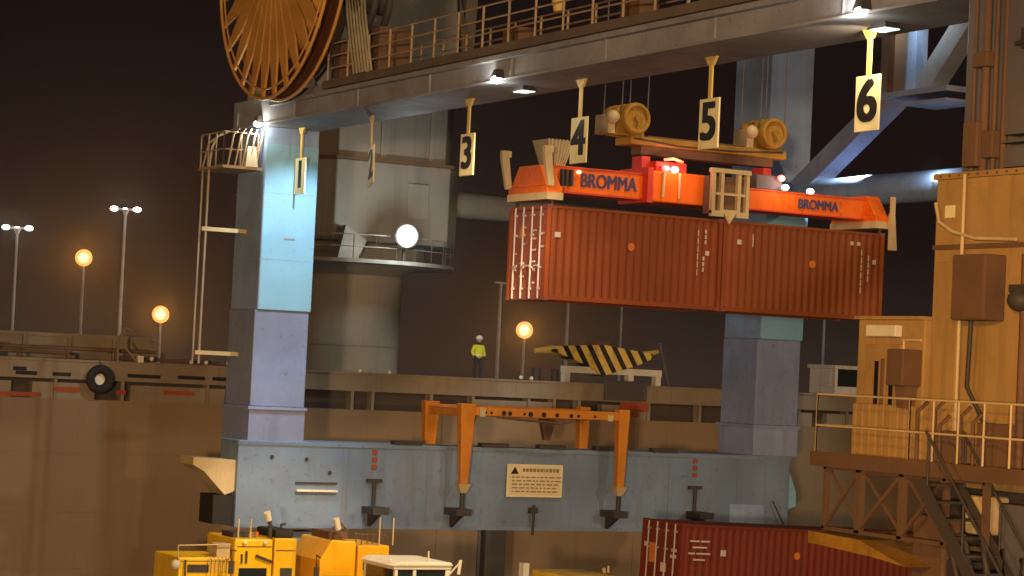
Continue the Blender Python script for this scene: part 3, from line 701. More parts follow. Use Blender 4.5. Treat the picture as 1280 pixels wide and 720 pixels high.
HC = 2.9
cA, BA = container('shipping_container', (34.02, 61.14, 11.65), 6.34, HC, M['contA'], M['contend'], 'rust red container hanging under the spreader, the one with barred doors showing', 'pair of containers hanging from the spreader')
cB, BB = container('shipping_container', (40.40, 61.14, 11.65), 6.30, HC, M['contB'], M['contend'], 'rust red container hanging under the spreader, the right one of the pair', 'pair of containers hanging from the spreader')
marks(cA, BA, [(.28, .48, 1.92, 2.08)] + tiny_text(5.42, 2.3, 6, .03, .20, True) + tiny_text(5.68, 2.4, 3, .06, .12, True) + [(5.72, 5.86, 1.72, 1.86)] + tiny_text(5.62, 1.55, 3, .07, .13, True))
octa(cA, BA, 3.0, 1.8)
marks(cB, BB, [(.52, .68, 2.15, 2.3), (1.1, 1.13, 2.1, 2.5), (4.93, 5.05, 2.42, 2.54), (5.2, 5.32, 2.42, 2.54), (5.85, 5.98, 1.85, 2.0)] + tiny_text(5.38, 2.1, 6, .03, .20, True) + tiny_text(5.66, 1.95, 4, .03, .18, True))
octa(cB, BB, 3.45, 1.7)
random.seed(11)
em = []
for yb, rows in ((.26, (2.0, 1.6)), (.82, (2.1, 1.85, 1.5, 1.15, .9, .5)), (1.5, (2.2, 1.7, 1.1, .7)), (2.0, (1.95, 1.4, .9))):
    for z in rows:
        em.append((yb - .12, yb - .12 + random.choice((.14, .22, .3)), z, z + .06))
endmarks(cA, BA, em)
endmarks(cA, BA, [(1.45, 1.75, 1.9, 2.25)], 'orangemark')

# container on the trailer
c3, B3 = container('shipping_container', (40.85, 63.6, 1.66), 12.19, 2.96, M['contC'], M['contC'], 'dark red container on a truck trailer at the bottom right of the crane', None)
marks(c3, B3, [(1.55, 1.75, 1.95, 2.15)] + [(.35, .7, 2.38, 2.43), (.76, 1.1, 2.38, 2.43), (.45, 1.0, 2.18, 2.23), (.3, .55, 1.98, 2.03), (.6, 1.15, 1.98, 2.03), (.5, .95, 1.78, 1.83)] + [(8.0, 8.16, 2.2, 2.38), (8.9, 9.05, 2.1, 2.25)])
octa(c3, B3, 4.6, 2.05)
endmarks(c3, B3, [(1.5, 1.95, 1.55, 2.2)], 'orangemark')
endmarks(c3, B3, [(2.05, 2.28, 2.05, 2.2), (.9, 1.2, 1.3, 1.6), (1.0, 1.25, .9, 1.1), (.3, .6, 2.0, 2.1), (.3, .65, 1.8, 1.9)])
c3.rotation_euler = (0, R(1.6), 0)
tl = thing('truck_trailer', 'dark skeletal truck trailer carrying the dark red container', 'trailer', (47.2, 64.8, 0))
MB().box(41, 53.4, 63.9, 64.1, 1.1, 1.36).box(41, 53.4, 65.5, 65.7, 1.1, 1.36).box(41, 41.2, 64.1, 65.5, 1.1, 1.36).box(46.4, 46.6, 64.1, 65.5, 1.1, 1.36).box(53.2, 53.4, 64.1, 65.5, 1.1, 1.36).build('chassis', M['dark'], tl)
for x in (42.4, 43.7):
    for y in (63.8, 65.4):
        MB().tube([(x, y, .52), (x, y + .4, .52)], .52, 20).build('wheel', M['rubber'], tl)
pieces(MB().box(51.8, 52, 64.0, 64.15, 0, 1.1).box(51.8, 52, 65.45, 65.6, 0, 1.1), 'landing_leg', M['dark'], tl)
MB().box(41.4, 41.7, 63.95, 65.65, 1.36, 1.92).box(52.8, 53.1, 63.95, 65.65, 1.36, 1.6).build('bolster', M['dark'], tl)

# ------------------------------------------------------------------ spreader
sp_ = thing('container_spreader', 'bright orange telescopic spreader gripping the two hanging containers', 'spreader', (40.3, 62.36, 14.55))
mb_ = MB().box(34.5, 37.75, 61.75, 62.97, 15.0, 15.82).box(41.35, 46.5, 61.75, 62.97, 14.98, 15.68)
pieces(mb_, 'telescopic_beam', M['spr'], sp_, bevel=.04)
MB().box(37.75, 41.35, 61.55, 63.15, 14.95, 15.92).build('main_frame', M['spr'], sp_, bevel=.04)
pieces(MB().box(37.7, 37.9, 61.45, 63.2, 14.9, 16.0).box(41.2, 41.4, 61.45, 63.2, 14.9, 15.95), 'frame_collar', M['sprred'], sp_)
lin = MB().box(34.6, 46.4, 61.73, 61.75, 14.98, 15.03).box(41.4, 46.4, 61.73, 61.75, 15.62, 15.66).box(34.55, 37.7, 61.73, 61.75, 15.74, 15.8)
lin.build('flange', M['sprred'], sp_)
for x0, x1 in ((33.95, 34.5), (46.3, 46.85)):
    e = MB().box(x0, x1, 61.12, 63.6, 14.78, 15.12)
    e.prism([(61.2, 15.12), (63.5, 15.12), (63.0, 15.78), (61.7, 15.78)], 'x', x0 + .02, x1 - .02)
    eo = e.build('end_beam', M['spr'], sp_, bevel=.03)
    MB().box(x0 - .015, x1 + .01, 61.1, 63.62, 14.70, 14.92).build('wear_plate', M['cream'], eo)
    for y in (61.2, 63.4):
        MB().tube([((x0 + x1) / 2, y + .06, 14.5), ((x0 + x1) / 2, y + .06, 14.8)], .06).build('twistlock', M['dark'], eo)
for x, y in ((33.9, 61.0), (33.9, 63.7), (46.9, 61.0), (46.9, 63.7)):
    f = MB()
    if x < 40: f.taper((x + .1, y, 15.1), (x - .08, y, 16.1), (.2, .12), (.26, .14)).box(x - .2, x + .12, y - .08, y + .08, 16.1, 16.3)
    else: f.taper((x + .02, y, 14.0), (x - .05, y, 15.2), (.3, .1), (.16, .14)).box(x - .1, x + .04, y - .06, y + .06, 15.2, 15.75)
    f.build('corner_guide', M['cream'], sp_)
mu = MB()
for x in (39.9, 40.22, 40.86, 41.18): mu.box(x - .06, x + .06, 61.05, 61.2, 14.72, 16.1)
mu.box(39.8, 41.28, 61.03, 61.22, 16.0, 16.14).box(39.84, 40.3, 61.04, 61.2, 14.62, 14.8).box(40.78, 41.24, 61.04, 61.2, 14.62, 14.8)
mu.prism([(40.25, 14.85), (40.83, 14.85), (40.54, 14.4)], 'y', 61.06, 61.18).box(40.0, 41.1, 61.06, 61.18, 15.3, 15.38)
mu.build('twin_lift_unit', M['cream'], sp_)
MB().box(39.8, 41.3, 61.2, 61.5, 14.7, 15.9).build('twin_lift_housing', M['rust'], sp_)
lettering('BROMMA', .60, (36.45, 61.722, 15.4), (1, 0, 0), (0, 0, 1), M['blue'], 'lettering', sp_, .016, .008, .80)
lettering('BROMMA', .44, (44.4, 61.722, 15.31), (1, 0, 0), (0, 0, 1), M['blue'], 'lettering', sp_, .012, .008, .86)
bs = MB().taper((34.75, 62.3, 15.82), (34.75, 62.3, 16.6), (.55, .6), (.95, 1.0)).build('cable_basket', M['basket'], sp_)
rb_ = MB()
for k in range(8): rb_.bar((34.5 + k * .07, 61.99, 15.82), (34.3 + k * .13, 61.78, 16.62), .025)
rb_.build('basket_rib', M['cream'], bs)
MB().box(42.0, 43.0, 61.8, 62.8, 15.68, 16.15).build('control_box', M['land_up'], sp_, bevel=.03)
MB().box(38.15, 39.3, 61.75, 62.9, 15.92, 16.25).build('hydraulic_pack', M['sprred'], sp_, bevel=.03)
hyd = MB().tube([(38.4, 61.7, 16.3), (38.7, 61.6, 16.35), (39.1, 61.7, 16.28)], .05).tube([(38.3, 61.5, 15.1), (38.32, 61.5, 15.9)], .05).tube([(38.9, 61.5, 15.1), (38.9, 61.5, 15.9)], .04)
hyd.build('hose', M['cream'], sp_)
vl = MB()
for x in (34.72, 34.86, 35.04): vl.box(x, x + .08, 61.6, 61.75, 15.2, 15.7)
pieces(vl, 'valve_block', M['dark'], sp_)
for (x, y, z, k) in ((38.42, 61.6, 16.02, 'lamp_red'), (38.7, 61.5, 16.0, 'lamp_small'), (42.95, 61.55, 15.78, 'lamp_small'), (44.15, 61.85, 15.76, 'lamp_small'), (35.35, 61.68, 15.65, 'lamp_small2'), (42.85, 61.65, 16.08, 'lamp_red')):
    if k == 'lamp_small2':
        M.setdefault('lamp_small2', emit('lamp_dim', (1, .6, .3), 2))
    MB().sphere((x, y, z), .11 if k != 'lamp_small2' else .07, 10, 8, (1.2, 1, .9)).build('signal_lamp', M[k], sp_)
hbk = thing('headblock', 'yellow headblock beam with two sheave blocks hanging on ropes above the orange spreader', 'headblock', (40.2, 62.4, 16.2))
hbm = MB().box(37.3, 43.2, 61.9, 62.9, 16.72, 16.98).build('beam', M['yel'], hbk, bevel=.04)
MB().box(37.8, 42.8, 62.1, 62.7, 16.45, 16.72).build('under_frame', M['rust'], hbm)
MB().tube([(37.4, 61.86, 16.9), (39, 61.8, 16.78), (41, 61.8, 16.8), (43, 61.86, 16.92)], .03).build('hose', M['dark'], hbm)
for x in (38.0, 42.6): MB().box(x - .15, x + .15, 62.1, 62.7, 15.9, 16.4).build('twistlock_post', M['sprred'], hbk)
for x in (37.35, 42.55):
    w = MB()
    for y in (61.85, 62.45, 62.95):
        w.tube([(x, y - .13, 17.5), (x, y + .13, 17.5)], .5, 22); 
    w.ring((x, 61.70, 17.5), (0, 1, 0), .42, .07, 22)
    so = w.build('sheave_block', M['yel'], hbk)
    MB().prism([(x - .55, 16.98), (x + .55, 16.98), (x + .32, 17.9), (x - .32, 17.9)], 'y', 62.1, 62.2).prism([(x - .5, 16.98), (x + .5, 16.98), (x + .3, 17.9), (x - .3, 17.9)], 'y', 62.68, 62.74).tube([(x, 61.6, 17.5), (x, 63.2, 17.5)], .1).build('cheek_plate', M['yel'], so)
    MB().box(x - .85, x - .6, 62.0, 62.8, 17.0, 17.6).sphere((x - .72, 61.95, 17.5), .22, 10, 8).build('sheave_guard', M['cream'], so)
    rp_ = MB()
    for dx in (-.47, .47):
        for y in (61.85, 62.95): rp_.tube([(x + dx, y, 17.5), (x + dx, y, 42)], .024, 5)
    rp_.build('hoist_rope', M['land_up'], hbk)
MB().box(38.1, 42.0, 62.2, 62.6, 16.98, 17.06).build('walkway', M['rust'], hbk)

# ------------------------------------------------------------------ over-height frame stored on the sill
oh = thing('overheight_frame', 'orange lifting frame with long tapered legs stored astride the sill beam', 'lifting frame', (41.3, 75, 5.1))
fx0, fx1, fy0, fy1 = 38.05, 44.55, 73.66, 76.55
fb = MB().box(fx0 - .2, fx1 + .2, fy0 - .14, fy0 + .14, 7.80, 8.12).box(fx0 - .2, fx1 + .2, fy1 - .14, fy1 + .14, 7.72, 8.12)
for x in (fx0, 39.6, 41.3, 43.0, fx1): fb.box(x - .16, x + .16, fy0 + .14, fy1 - .14, 7.76, 8.06)
fo = fb.build('top_frame', M['ohf'], oh, bevel=.03)
ho = MB()
for x in (38.75, 39.0, 39.5, 39.75, 40.35, 40.6, 41.15, 41.7, 42.3, 42.6, 43.3): ho.tube([(x, fy0 - .155, 7.92), (x, fy0 - .138, 7.92)], random.uniform(.05, .1), 10)
pieces(ho, 'hole', M['black'], fo)
MB().box(fx0 + .45, fx0 + .68, fy0 - .2, fy0 - .14, 7.78, 8.1).box(fx1 - .72, fx1 - .5, fy0 - .2, fy0 - .14, 7.78, 8.0).build('latch', M['cream'], fo)
MB().tube([(39.2, fy0 - .2, 7.78), (40.6, fy0 - .2, 7.7), (41.8, fy0 - .2, 7.62), (42.4, fy0 - .2, 7.75)], .05).build('chain', M['rust'], fo)
for x in (fx0, fx1):
    for y in (fy0, fy1):
        l = MB().taper((x, y, 5.35), (x, y, 8.22), (.30, .26), (.60 if x == fx0 else .46, .40)).build('leg', M['ohf'], oh, bevel=.03)
        MB().taper((x, y, 5.06), (x, y, 5.36), (.24, .24), (.50, .40)).box(x - .1, x + .1, y - .1, y + .1, 5.03, 5.06).build('foot', M['cream'], l)
for x in (39.6, 43.0):
    MB().prism([(x - .34, 7.72), (x + .34, 7.72), (x + .12, 6.9), (x - .12, 6.9)], 'y', fy1 - .1, fy1 + .1).build('guide_cone', M['rust'], oh)

# ------------------------------------------------------------------ striped beam on its white trestle
sb_ = thing('striped_beam', 'yellow and black striped lifting beam lying on the white trestle', 'lifting beam', (51.2, 87, 9.75))
b = MB().prism([(48.75, 10.2), (49.5, 9.95), (50.5, 9.62), (51.2, 9.2), (51.9, 9.42), (52.9, 9.72), (53.6, 10.02), (53.7, 10.28), (52.4, 10.42), (51.2, 10.56), (50.2, 10.5), (49.1, 10.42)], 'y', 86.45, 87.3)
b.v = [(v[0], v[1], v[2] + .2) for v in b.v]
b.build('beam', M['hazard'], sb_)
MB().tube([(48.1, 87, 10.35), (49.0, 87, 10.45)], [.12, .2]).build('end_hook', M['strap'], sb_)
MB().tube([(53.4, 87, 10.38), (54.3, 87, 10.6)], [.18, .1]).build('end_hook', M['strap'], sb_)
MB().box(50.7, 51.6, 86.7, 87.2, 10.68, 10.9).build('lug', M['rust'], sb_)
MB().box(50.3, 50.5, 86.7, 87.1, 10.66, 10.82).build('lug', M['rust'], sb_)
tr_ = thing('trestle', 'white steel trestle on the ship deck under the striped beam', 'trestle', (51.8, 87, 9))
MB().box(49.4, 54.3, 86.6, 87.0, 9.5, 9.78).build('cross_bar', M['white'], tr_)
for x in (49.55, 52.75, 54.15): MB().box(x - .13, x + .13, 86.62, 86.98, 9.0, 9.5).build('leg', M['white'], tr_)
gb = tag(MB().box(49.7, 51.7, 83.55, 83.79, 8.42, 9.25).build('steel_crate', M['land_up'], None, bevel=.03), 'dark grey steel box against the ship rail below the striped beam', 'box')
gb['label'] = 'dark grey steel box against the ship rail below the striped beam'
wc = thing('deck_cabin', 'small white cabin with dark window on the ship deck at right', 'cabin', (64.2, 87, 9))
MB().box(63.6, 66.5, 86.5, 88.5, 9.0, 9.45).box(63.6, 63.75, 86.5, 86.65, 9.45, 10.25).box(66.35, 66.5, 86.5, 86.65, 9.45, 10.25).box(63.6, 66.5, 86.9, 88.5, 9.45, 10.25).box(63.5, 66.6, 86.4, 88.6, 10.25, 10.42).build('body', M['white'], wc, bevel=.02)
MB().box(63.76, 66.34, 86.6, 86.68, 9.46, 10.24).build('window', M['glass'], wc)

# ------------------------------------------------------------------ worker on deck
wk = thing('person', 'worker in yellow hi-vis vest and white helmet standing on the ship deck', 'person', (45.9, 88, 9.0))
def skin_body(name, verts, edges, radii, mat, parent, sub=2):
    me = bpy.data.meshes.new(name); me.from_pydata(verts, edges, []); o = bpy.data.objects.new(name, me); C.objects.link(o)
    sk = o.modifiers.new('s', 'SKIN'); sk.use_smooth_shade = True
    for i, r_ in enumerate(radii): me.skin_vertices[0].data[i].radius = r_ if isinstance(r_, tuple) else (r_, r_)
    me.skin_vertices[0].data[0].use_root = True
    ss = o.modifiers.new('d', 'SUBSURF'); ss.levels = sub; ss.render_levels = sub
    dg = bpy.context.evaluated_depsgraph_get(); dg.update()
    nm = bpy.data.meshes.new_from_object(o.evaluated_get(dg)); bpy.data.objects.remove(o)
    nm.materials.clear(); nm.materials.append(mat); nm.name = name
    p = bpy.data.objects.new(name, nm); C.objects.link(p); p.parent = parent; return p
V = [(0, 0, .95), (0, 0, 1.15), (0, 0, 1.38), (0, .0, 1.53), (0, -.02, 1.60), (0, -.03, 1.74),
     (-.10, 0, .90), (-.13, -.02, .50), (-.13, .02, .09), (-.13, -.14, .05), (.10, 0, .90), (.14, -.06, .50), (.15, .0, .09), (.15, -.16, .05),
     (-.20, 0, 1.43), (-.30, .0, 1.17), (-.24, -.16, .98), (-.22, -.22, .92), (.20, 0, 1.43), (.28, .02, 1.16), (.27, -.1, .94), (.26, -.14, .86)]
Ed = [(0, 1), (1, 2), (2, 3), (3, 4), (4, 5), (0, 6), (6, 7), (7, 8), (8, 9), (0, 10), (10, 11), (11, 12), (12, 13), (2, 14), (14, 15), (15, 16), (16, 17), (2, 18), (18, 19), (19, 20), (20, 21)]
Rd = [(.17, .12), (.16, .11), (.18, .12), .065, .085, .095, .10, .075, .05, .045, .10, .075, .05, .045, .07, .055, .042, .04, .07, .055, .042, .04]
skin_body('body', V, Ed, Rd, M['trouser'], wk)
skin_body('jacket', [(0, 0, .86), (0, 0, 1.15), (0, 0, 1.38), (0, 0, 1.47), (-.20, 0, 1.42), (-.30, 0, 1.17), (-.25, -.14, 1.0), (.20, 0, 1.42), (.28, .02, 1.16), (.27, -.08, .98)],
          [(0, 1), (1, 2), (2, 3), (2, 4), (4, 5), (5, 6), (2, 7), (7, 8), (8, 9)], [(.22, .16), (.20, .15), (.22, .15), .11, .095, .075, .065, .095, .075, .065], M['hivis'], wk)
hd = MB().sphere((45.9, 87.965, 10.70), .115, 14, 10, (.9, 1, 1.15)); hd.sphere((45.9, 87.845, 10.69), .022, 8, 6)
for s in (-1, 1): hd.sphere((45.9 + s * .105, 87.97, 10.69), .028, 8, 6, (.5, 1, 1.3))
ho_ = hd.build('head', M['skin'], wk)
MB().sphere((45.9, 87.965, 10.79), .145, 14, 8, (1, 1.1, .8)).tube([(45.9, 87.95, 10.76), (45.9, 87.95, 10.78)], .17, 16).build('helmet', M['white'], wk)
for s in (-1, 1): MB().sphere((45.9 + s * .04, 87.858, 10.725), .014, 6, 5).build('eye', M['black'], ho_)
MB().box(45.86, 45.94, 87.85, 87.86, 10.635, 10.645).build('mouth', M['black'], ho_)
MB().tube([(45.9, 88, 10.02), (45.9, 88, 10.08)], .205, 18).build('reflective_band', M['white'], wk)

# ------------------------------------------------------------------ vehicles at the bottom
def wheel(par, x, y, r=.5, w=.32, yy=1):
    t = MB().ring((x, y, r), (0, 1, 0), r - .16, .16, 24, 8).tube([(x, y - w / 2, r), (x, y + w / 2, r)], r - .16, 20).build('wheel', M['rubber'], par)
    MB().tube([(x, y - w / 2 - .02, r), (x, y - w / 2, r)], r * .5, 16).build('rim', M['cab'], t)
v1 = thing('yard_tractor', 'yellow yard tractor with low hood and black exhaust stack at bottom left', 'tractor', (28, 70.7, 0))
MB().box(26.0, 30.05, 69.9, 71.6, .7, 1.1).build('chassis', M['dark'], v1)
MB().box(26.0, 27.78, 69.6, 71.9, 1.1, 3.08).build('hood', M['veh'], v1, bevel=.06)
MB().box(27.82, 29.15, 69.5, 72.0, 1.1, 3.68).build('cab', M['veh'], v1, bevel=.07)
MB().box(28.0, 28.95, 69.47, 69.5, 2.0, 2.75).build('window', M['glass'], v1)
MB().box(29.22, 30.0, 69.55, 71.9, 1.1, 3.70).build('engine_cover', M['veh'], v1, bevel=.05)
MB().box(29.3, 29.95, 69.7, 71.4, 3.70, 3.96).build('air_filter', M['rubber'], v1, bevel=.08)
ex = MB().tube([(29.18, 69.9, 1.2), (29.18, 69.9, 4.1), (29.12, 69.9, 4.3)], .07).build('exhaust_stack', M['dark'], v1)
MB().tube([(29.12, 69.9, 4.25), (29.02, 69.85, 4.52)], [.1, .12]).build('exhaust_cap', M['cab'], ex)
for x in (28.0, 28.42): MB().tube([(x, 69.7, 3.68), (x, 69.7, 4.3)], .03).build('rail_post', M['cream'], v1)
MB().box(27.95, 28.5, 70.0, 71.0, 3.68, 3.85).build('roof_vent', M['dark'], v1)
dl = MB().bar((28.55, 69.46, 3.15), (29.1, 69.46, 2.95), .05, .09).box(26.3, 27.0, 69.57, 69.6, 2.6, 2.85).box(28.05, 28.1, 69.46, 69.49, 2.9, 3.2).box(28.2, 28.26, 69.46, 69.49, 2.9, 3.3)
pieces(dl, 'trim', M['dark'], v1)
gr = MB()
for k in range(6): gr.tube([(27.0 + k * .13, 69.5, 2.6), (27.02 + k * .13, 69.5, 3.12)], .02, 6)
gr.tube([(25.95, 69.6, 3.45), (27.75, 69.6, 3.5)], .025); gr.tube([(25.98, 69.6, 3.05), (25.95, 69.6, 3.45)], .02); gr.box(27.3, 27.75, 69.7, 70.4, 3.08, 3.5)
gr.build('hand_rail', M['cream'], v1)
MB().sphere((25.9, 69.6, 2.85), .16, 10, 8).build('headlight', M['cab'], v1)
pieces(MB().box(29.155, 29.215, 69.7, 71.8, 1.1, 3.6).box(27.785, 27.815, 69.7, 71.8, 1.1, 3.0), 'panel_gap', M['black'], v1)
MB().tube([(27.85, 69.45, 3.3), (27.6, 69.2, 3.35), (27.6, 69.2, 3.0)], .025).box(27.52, 27.68, 69.15, 69.2, 2.6, 3.0).build('mirror', M['dark'], v1)
MB().box(29.45, 29.85, 69.52, 69.55, 2.3, 2.75).build('grille', M['dark'], v1)
MB().tube([(26.2, 69.55, 3.0), (26.2, 69.5, 2.2), (26.5, 69.5, 1.4)], .03).build('hose', M['dark'], v1)
pieces(MB().box(27.9, 29.1, 69.485, 69.5, 3.42, 3.45).box(29.28, 29.95, 69.535, 69.55, 3.3, 3.33).box(26.05, 27.7, 69.585, 69.6, 2.95, 2.97), 'trim', M['rust'], v1)
pieces(MB().sphere((28.15, 69.45, 3.56), .07, 8, 6).sphere((28.85, 69.45, 3.56), .07, 8, 6), 'work_lamp', M['cab'], v1)
MB().tube([(29.6, 70.0, 3.96), (29.6, 70.0, 4.1), (29.75, 70.0, 4.14)], .05).build('intake', M['dark'], v1)
MB().tube([(28.8, 70.1, 3.68), (28.8, 70.1, 3.86)], .07).build('beacon', M['orangemark'], v1)
for x in (26.8, 29.4):
    for y in (69.75, 71.6): wheel(v1, x, y)
v2 = thing('yard_tractor', 'orange yellow yard tractor with cluttered roof between the other tractor and the white truck', 'tractor', (33, 70.7, 0))
MB().box(30.9, 35.6, 69.9, 71.6, .7, 1.1).build('chassis', M['dark'], v2)
MB().prism([(30.75, 1.1), (32.1, 1.1), (32.1, 3.62), (31.2, 3.66), (30.82, 3.0)], 'y', 69.5, 72.0).build('cab', M['veh2'], v2, bevel=.06)
MB().box(32.16, 33.3, 69.5, 72.0, 1.1, 3.5).build('engine_cover', M['veh2'], v2, bevel=.05)
MB().box(30.95, 31.9, 69.47, 69.5, 1.9, 2.5).build('window', M['glass'], v2)
cl2 = MB().box(31.3, 32.0, 70, 71.4, 3.66, 3.9).tube([(31.25, 69.7, 3.66), (31.3, 69.7, 4.05), (31.6, 69.7, 4.2), (31.9, 69.7, 3.9)], .035)
for k in range(6): cl2.tube([(32.2 + k * .2, 69.8, 3.5), (32.22 + k * .2, 69.8, 3.9)], .02, 6)
cl2.tube([(32.1, 69.8, 3.85), (33.3, 69.8, 3.8)], .02)
cl2.build('roof_rack', M['rust'], v2)
MB().tube([(31.5, 69.7, 4.0), (31.38, 69.66, 4.36)], [.1, .12]).build('beacon', M['cab'], v2)
for x in (33.0, 33.5): MB().tube([(x, 69.7, 3.5), (x, 69.7, 4.4)], .025).build('antenna', M['cream'], v2)
MB().box(33.3, 35.6, 70.0, 71.5, 1.1, 1.3).build('fifth_wheel_deck', M['dark'], v2)
MB().box(32.105, 32.15, 69.7, 71.8, 1.1, 3.4).build('panel_gap', M['black'], v2)
MB().box(32.35, 33.1, 69.47, 69.5, 2.95, 3.0).box(32.35, 33.1, 69.47, 69.5, 2.7, 2.75).box(32.35, 32.4, 69.47, 69.5, 2.75, 2.95).box(33.05, 33.1, 69.47, 69.5, 2.75, 2.95).build('hatch_rim', M['dark'], v2)
MB().tube([(30.8, 69.5, 3.1), (30.6, 69.3, 3.2), (30.6, 69.3, 2.8)], .025).box(30.52, 30.68, 69.25, 69.3, 2.4, 2.8).build('mirror', M['dark'], v2)
for x in (31.5, 34.6):
    for y in (69.75, 71.6): wheel(v2, x, y)
v3 = thing('white_truck', 'cream white truck cab with dark windows at the bottom of the view', 'truck', (33, 67.4, 0))
MB().box(31.9, 37.5, 66.7, 68.1, .6, 1.0).build('chassis', M['dark'], v3)
MB().box(31.75, 33.95, 66.2, 68.6, 1.0, 2.3).box(31.9, 33.95, 66.2, 68.6, 3.02, 3.14).box(31.95, 32.07, 66.22, 66.36, 2.3, 3.02).box(31.95, 32.07, 68.44, 68.58, 2.3, 3.02).box(33.75, 33.93, 66.22, 68.58, 2.3, 3.02).box(32.6, 32.72, 66.22, 66.34, 2.3, 3.02).build('cab', M['cab'], v3, bevel=.03)
MB().prism([(31.85, 3.14), (34.0, 3.14), (33.9, 3.26), (32.1, 3.28)], 'y', 66.15, 68.65).build('roof', M['cab'], v3, bevel=.03)
MB().box(31.98, 32.02, 66.36, 68.44, 2.3, 3.02).build('windscreen', M['glass'], v3)
MB().box(32.08, 33.75, 66.26, 66.3, 2.3, 3.02).build('side_window', M['glass'], v3)
MB().tube([(33.2, 66.4, 3.26), (33.2, 66.4, 3.6)], .03).sphere((31.95, 66.6, 3.3), .05, 8, 6).build('antenna', M['cab'], v3)
mr = MB().tube([(33.9, 66.2, 2.9), (34.2, 66.0, 3.35)], .03).tube([(34.1, 66.0, 2.9), (34.15, 66.0, 3.35)], .06).build('mirror', M['cab'], v3)
for x in (32.7, 36.6):
    for y in (66.5, 68.3): wheel(v3, x, y)
v4 = thing('yard_tractor', 'yellow flat topped tractor barely showing at the bottom edge below the notice', 'tractor', (39.4, 67.6, 0))
MB().box(37.9, 41.6, 66.9, 68.3, .6, 1.0).build('chassis', M['dark'], v4)
MB().box(38.2, 40.2, 66.3, 68.7, 1.0, 2.82).build('cab', M['veh'], v4, bevel=.08)
MB().box(38.4, 39.9, 66.27, 66.3, 1.9, 2.6).build('window', M['glass'], v4)
MB().tube([(39.9, 66.4, 2.92), (39.9, 66.4, 3.15)], .05).tube([(39.75, 66.4, 2.92), (39.72, 66.4, 3.08)], .06).build('beacon', M['cream'], v4)
MB().box(36.78, 37.0, 66.6, 66.9, .6, 3.2).box(36.78, 38.0, 66.6, 66.9, .6, .9).build('post', M['cab'], v4)
for x in (38.7, 41.0):
    for y in (66.55, 68.4): wheel(v4, x, y)
# quay fender behind the sill
fd = thing('quay_fender', 'tall dark rubber fender panel on the quay edge below the sill beam', 'fender', (42.5, 79.6, -1))
MB().box(41.95, 42.85, 79.05, 79.5, -1.5, 3.8).build('panel', M['rubber'], fd, bevel=.05)
MB().box(41.85, 42.95, 79.5, 79.56, -1.5, 3.7).build('facing', M['dark'], fd)

# ------------------------------------------------------------------ far light masts
def mast(x, y, z, kind, label, base=1.2):
    r = thing('light_mast', label, 'light mast', (x, y, base), 'light masts on the far side of the harbour')
    MB().tube([(x, y, base), (x, y, z)], [.42, .22], 10).build('pole', M['pole_lit'] if kind == 'w' else M['pole'], r)
    if kind == 'w':
        MB().bar((x - 2.1, y + 1.1, z), (x + 2.1, y - 1.1, z), .3, .35).tube([(x, y, z - 1.2), (x, y, z)], [.2, .7]).build('head_frame', M['pole_lit'], r)
        for s in (-1, 1):
            MB().sphere((x + s * 1.75, y - s * .95, z + .05), .62, 12, 8, (1.15, 1.0, .7)).build('lamp', M['lamp_far'], r)
        MB().sphere((x, y, z + .1), .3, 8, 6, (1.6, 1, .5)).build('lamp', M['lamp_far'], r)
    elif kind == 's':
        MB().tube([(x, y, z - .6), (x, y, z - .3)], [.3, 1.0], 12).build('head_frame', M['pole'], r)
        MB().sphere((x, y, z), 1.0, 16, 12, (1.05, .8, .95)).build('lamp', M['lamp_sod'], r)
        MB().ring((x - .2, y - .4, z), (.42, .9, 0), 1.12, .36, 28, 8).build('halo_ring', M['halo_amber'], r)  # orange halo around the lamp, put in as a glowing ring
    else:
        MB().box(x - 1.2, x + 1.2, y - .3, y + .3, z - .3, z).build('head_frame', M['pole'], r)
    return r
M['pole_lit'] = paint('lit_mast_pole', (.75, .72, .70), .5, dirt=.2)  # pole copy with lamp light put into its paler colour
mast(114.0, 392.4, 29.8, 'w', 'white twin headed light mast at the far left edge, the shorter one')
mast(130.2, 383.5, 33.9, 'w', 'white twin headed light mast, the taller one left of the crane')
mast(124.4, 387.0, 25.2, 's', 'orange sodium lamp on a pole between the two white masts')
mast(136.6, 380.8, 16.1, 's', 'low orange sodium lamp nearest the left crane leg')
mast(191.8, 351.0, 16.4, 's', 'orange sodium lamp seen under the hanging containers')
mast(187.9, 353.0, 24.5, 'n', 'pale pole beside the worker, rising behind the container doors')
mast(198.2, 347.4, 24.5, 'n', 'pale pole rising behind the striped beam, left one')
mast(206.3, 343.0, 24.5, 'n', 'thin pale pole rising behind the striped beam, right one')
mast(237.2, 326.5, 24.0, 'n', 'pale pole between the right blue leg and the electrical house')
dp = tag(MB().tube([(55.6, 88, 9.0), (55.0, 88, 11.0)], [.1, .07]).tube([(55.45, 88, 9.6), (55.9, 88.4, 9.0)], .05).build('deck_post', M['land_up']), 'leaning grey post on the ship deck left of the right blue leg', 'post')

# ------------------------------------------------------------------ night air
HZ = MB().box(-360, 660, -95, 770, -7, 46).build('haze', bpy.data.materials.new('night_haze')); HZ['kind'] = 'stuff'
hm = HZ.data.materials[0]; hm.use_nodes = True; hm.node_tree.nodes.clear()
hv_ = hm.node_tree.nodes.new('ShaderNodeVolumePrincipled'); ho2 = hm.node_tree.nodes.new('ShaderNodeOutputMaterial')
hv_.inputs['Color'].default_value = (1, .88, .76, 1); hv_.inputs['Density'].default_value = .00007; hv_.inputs['Anisotropy'].default_value = .90
hm.node_tree.links.new(hv_.outputs[0], ho2.inputs['Volume'])

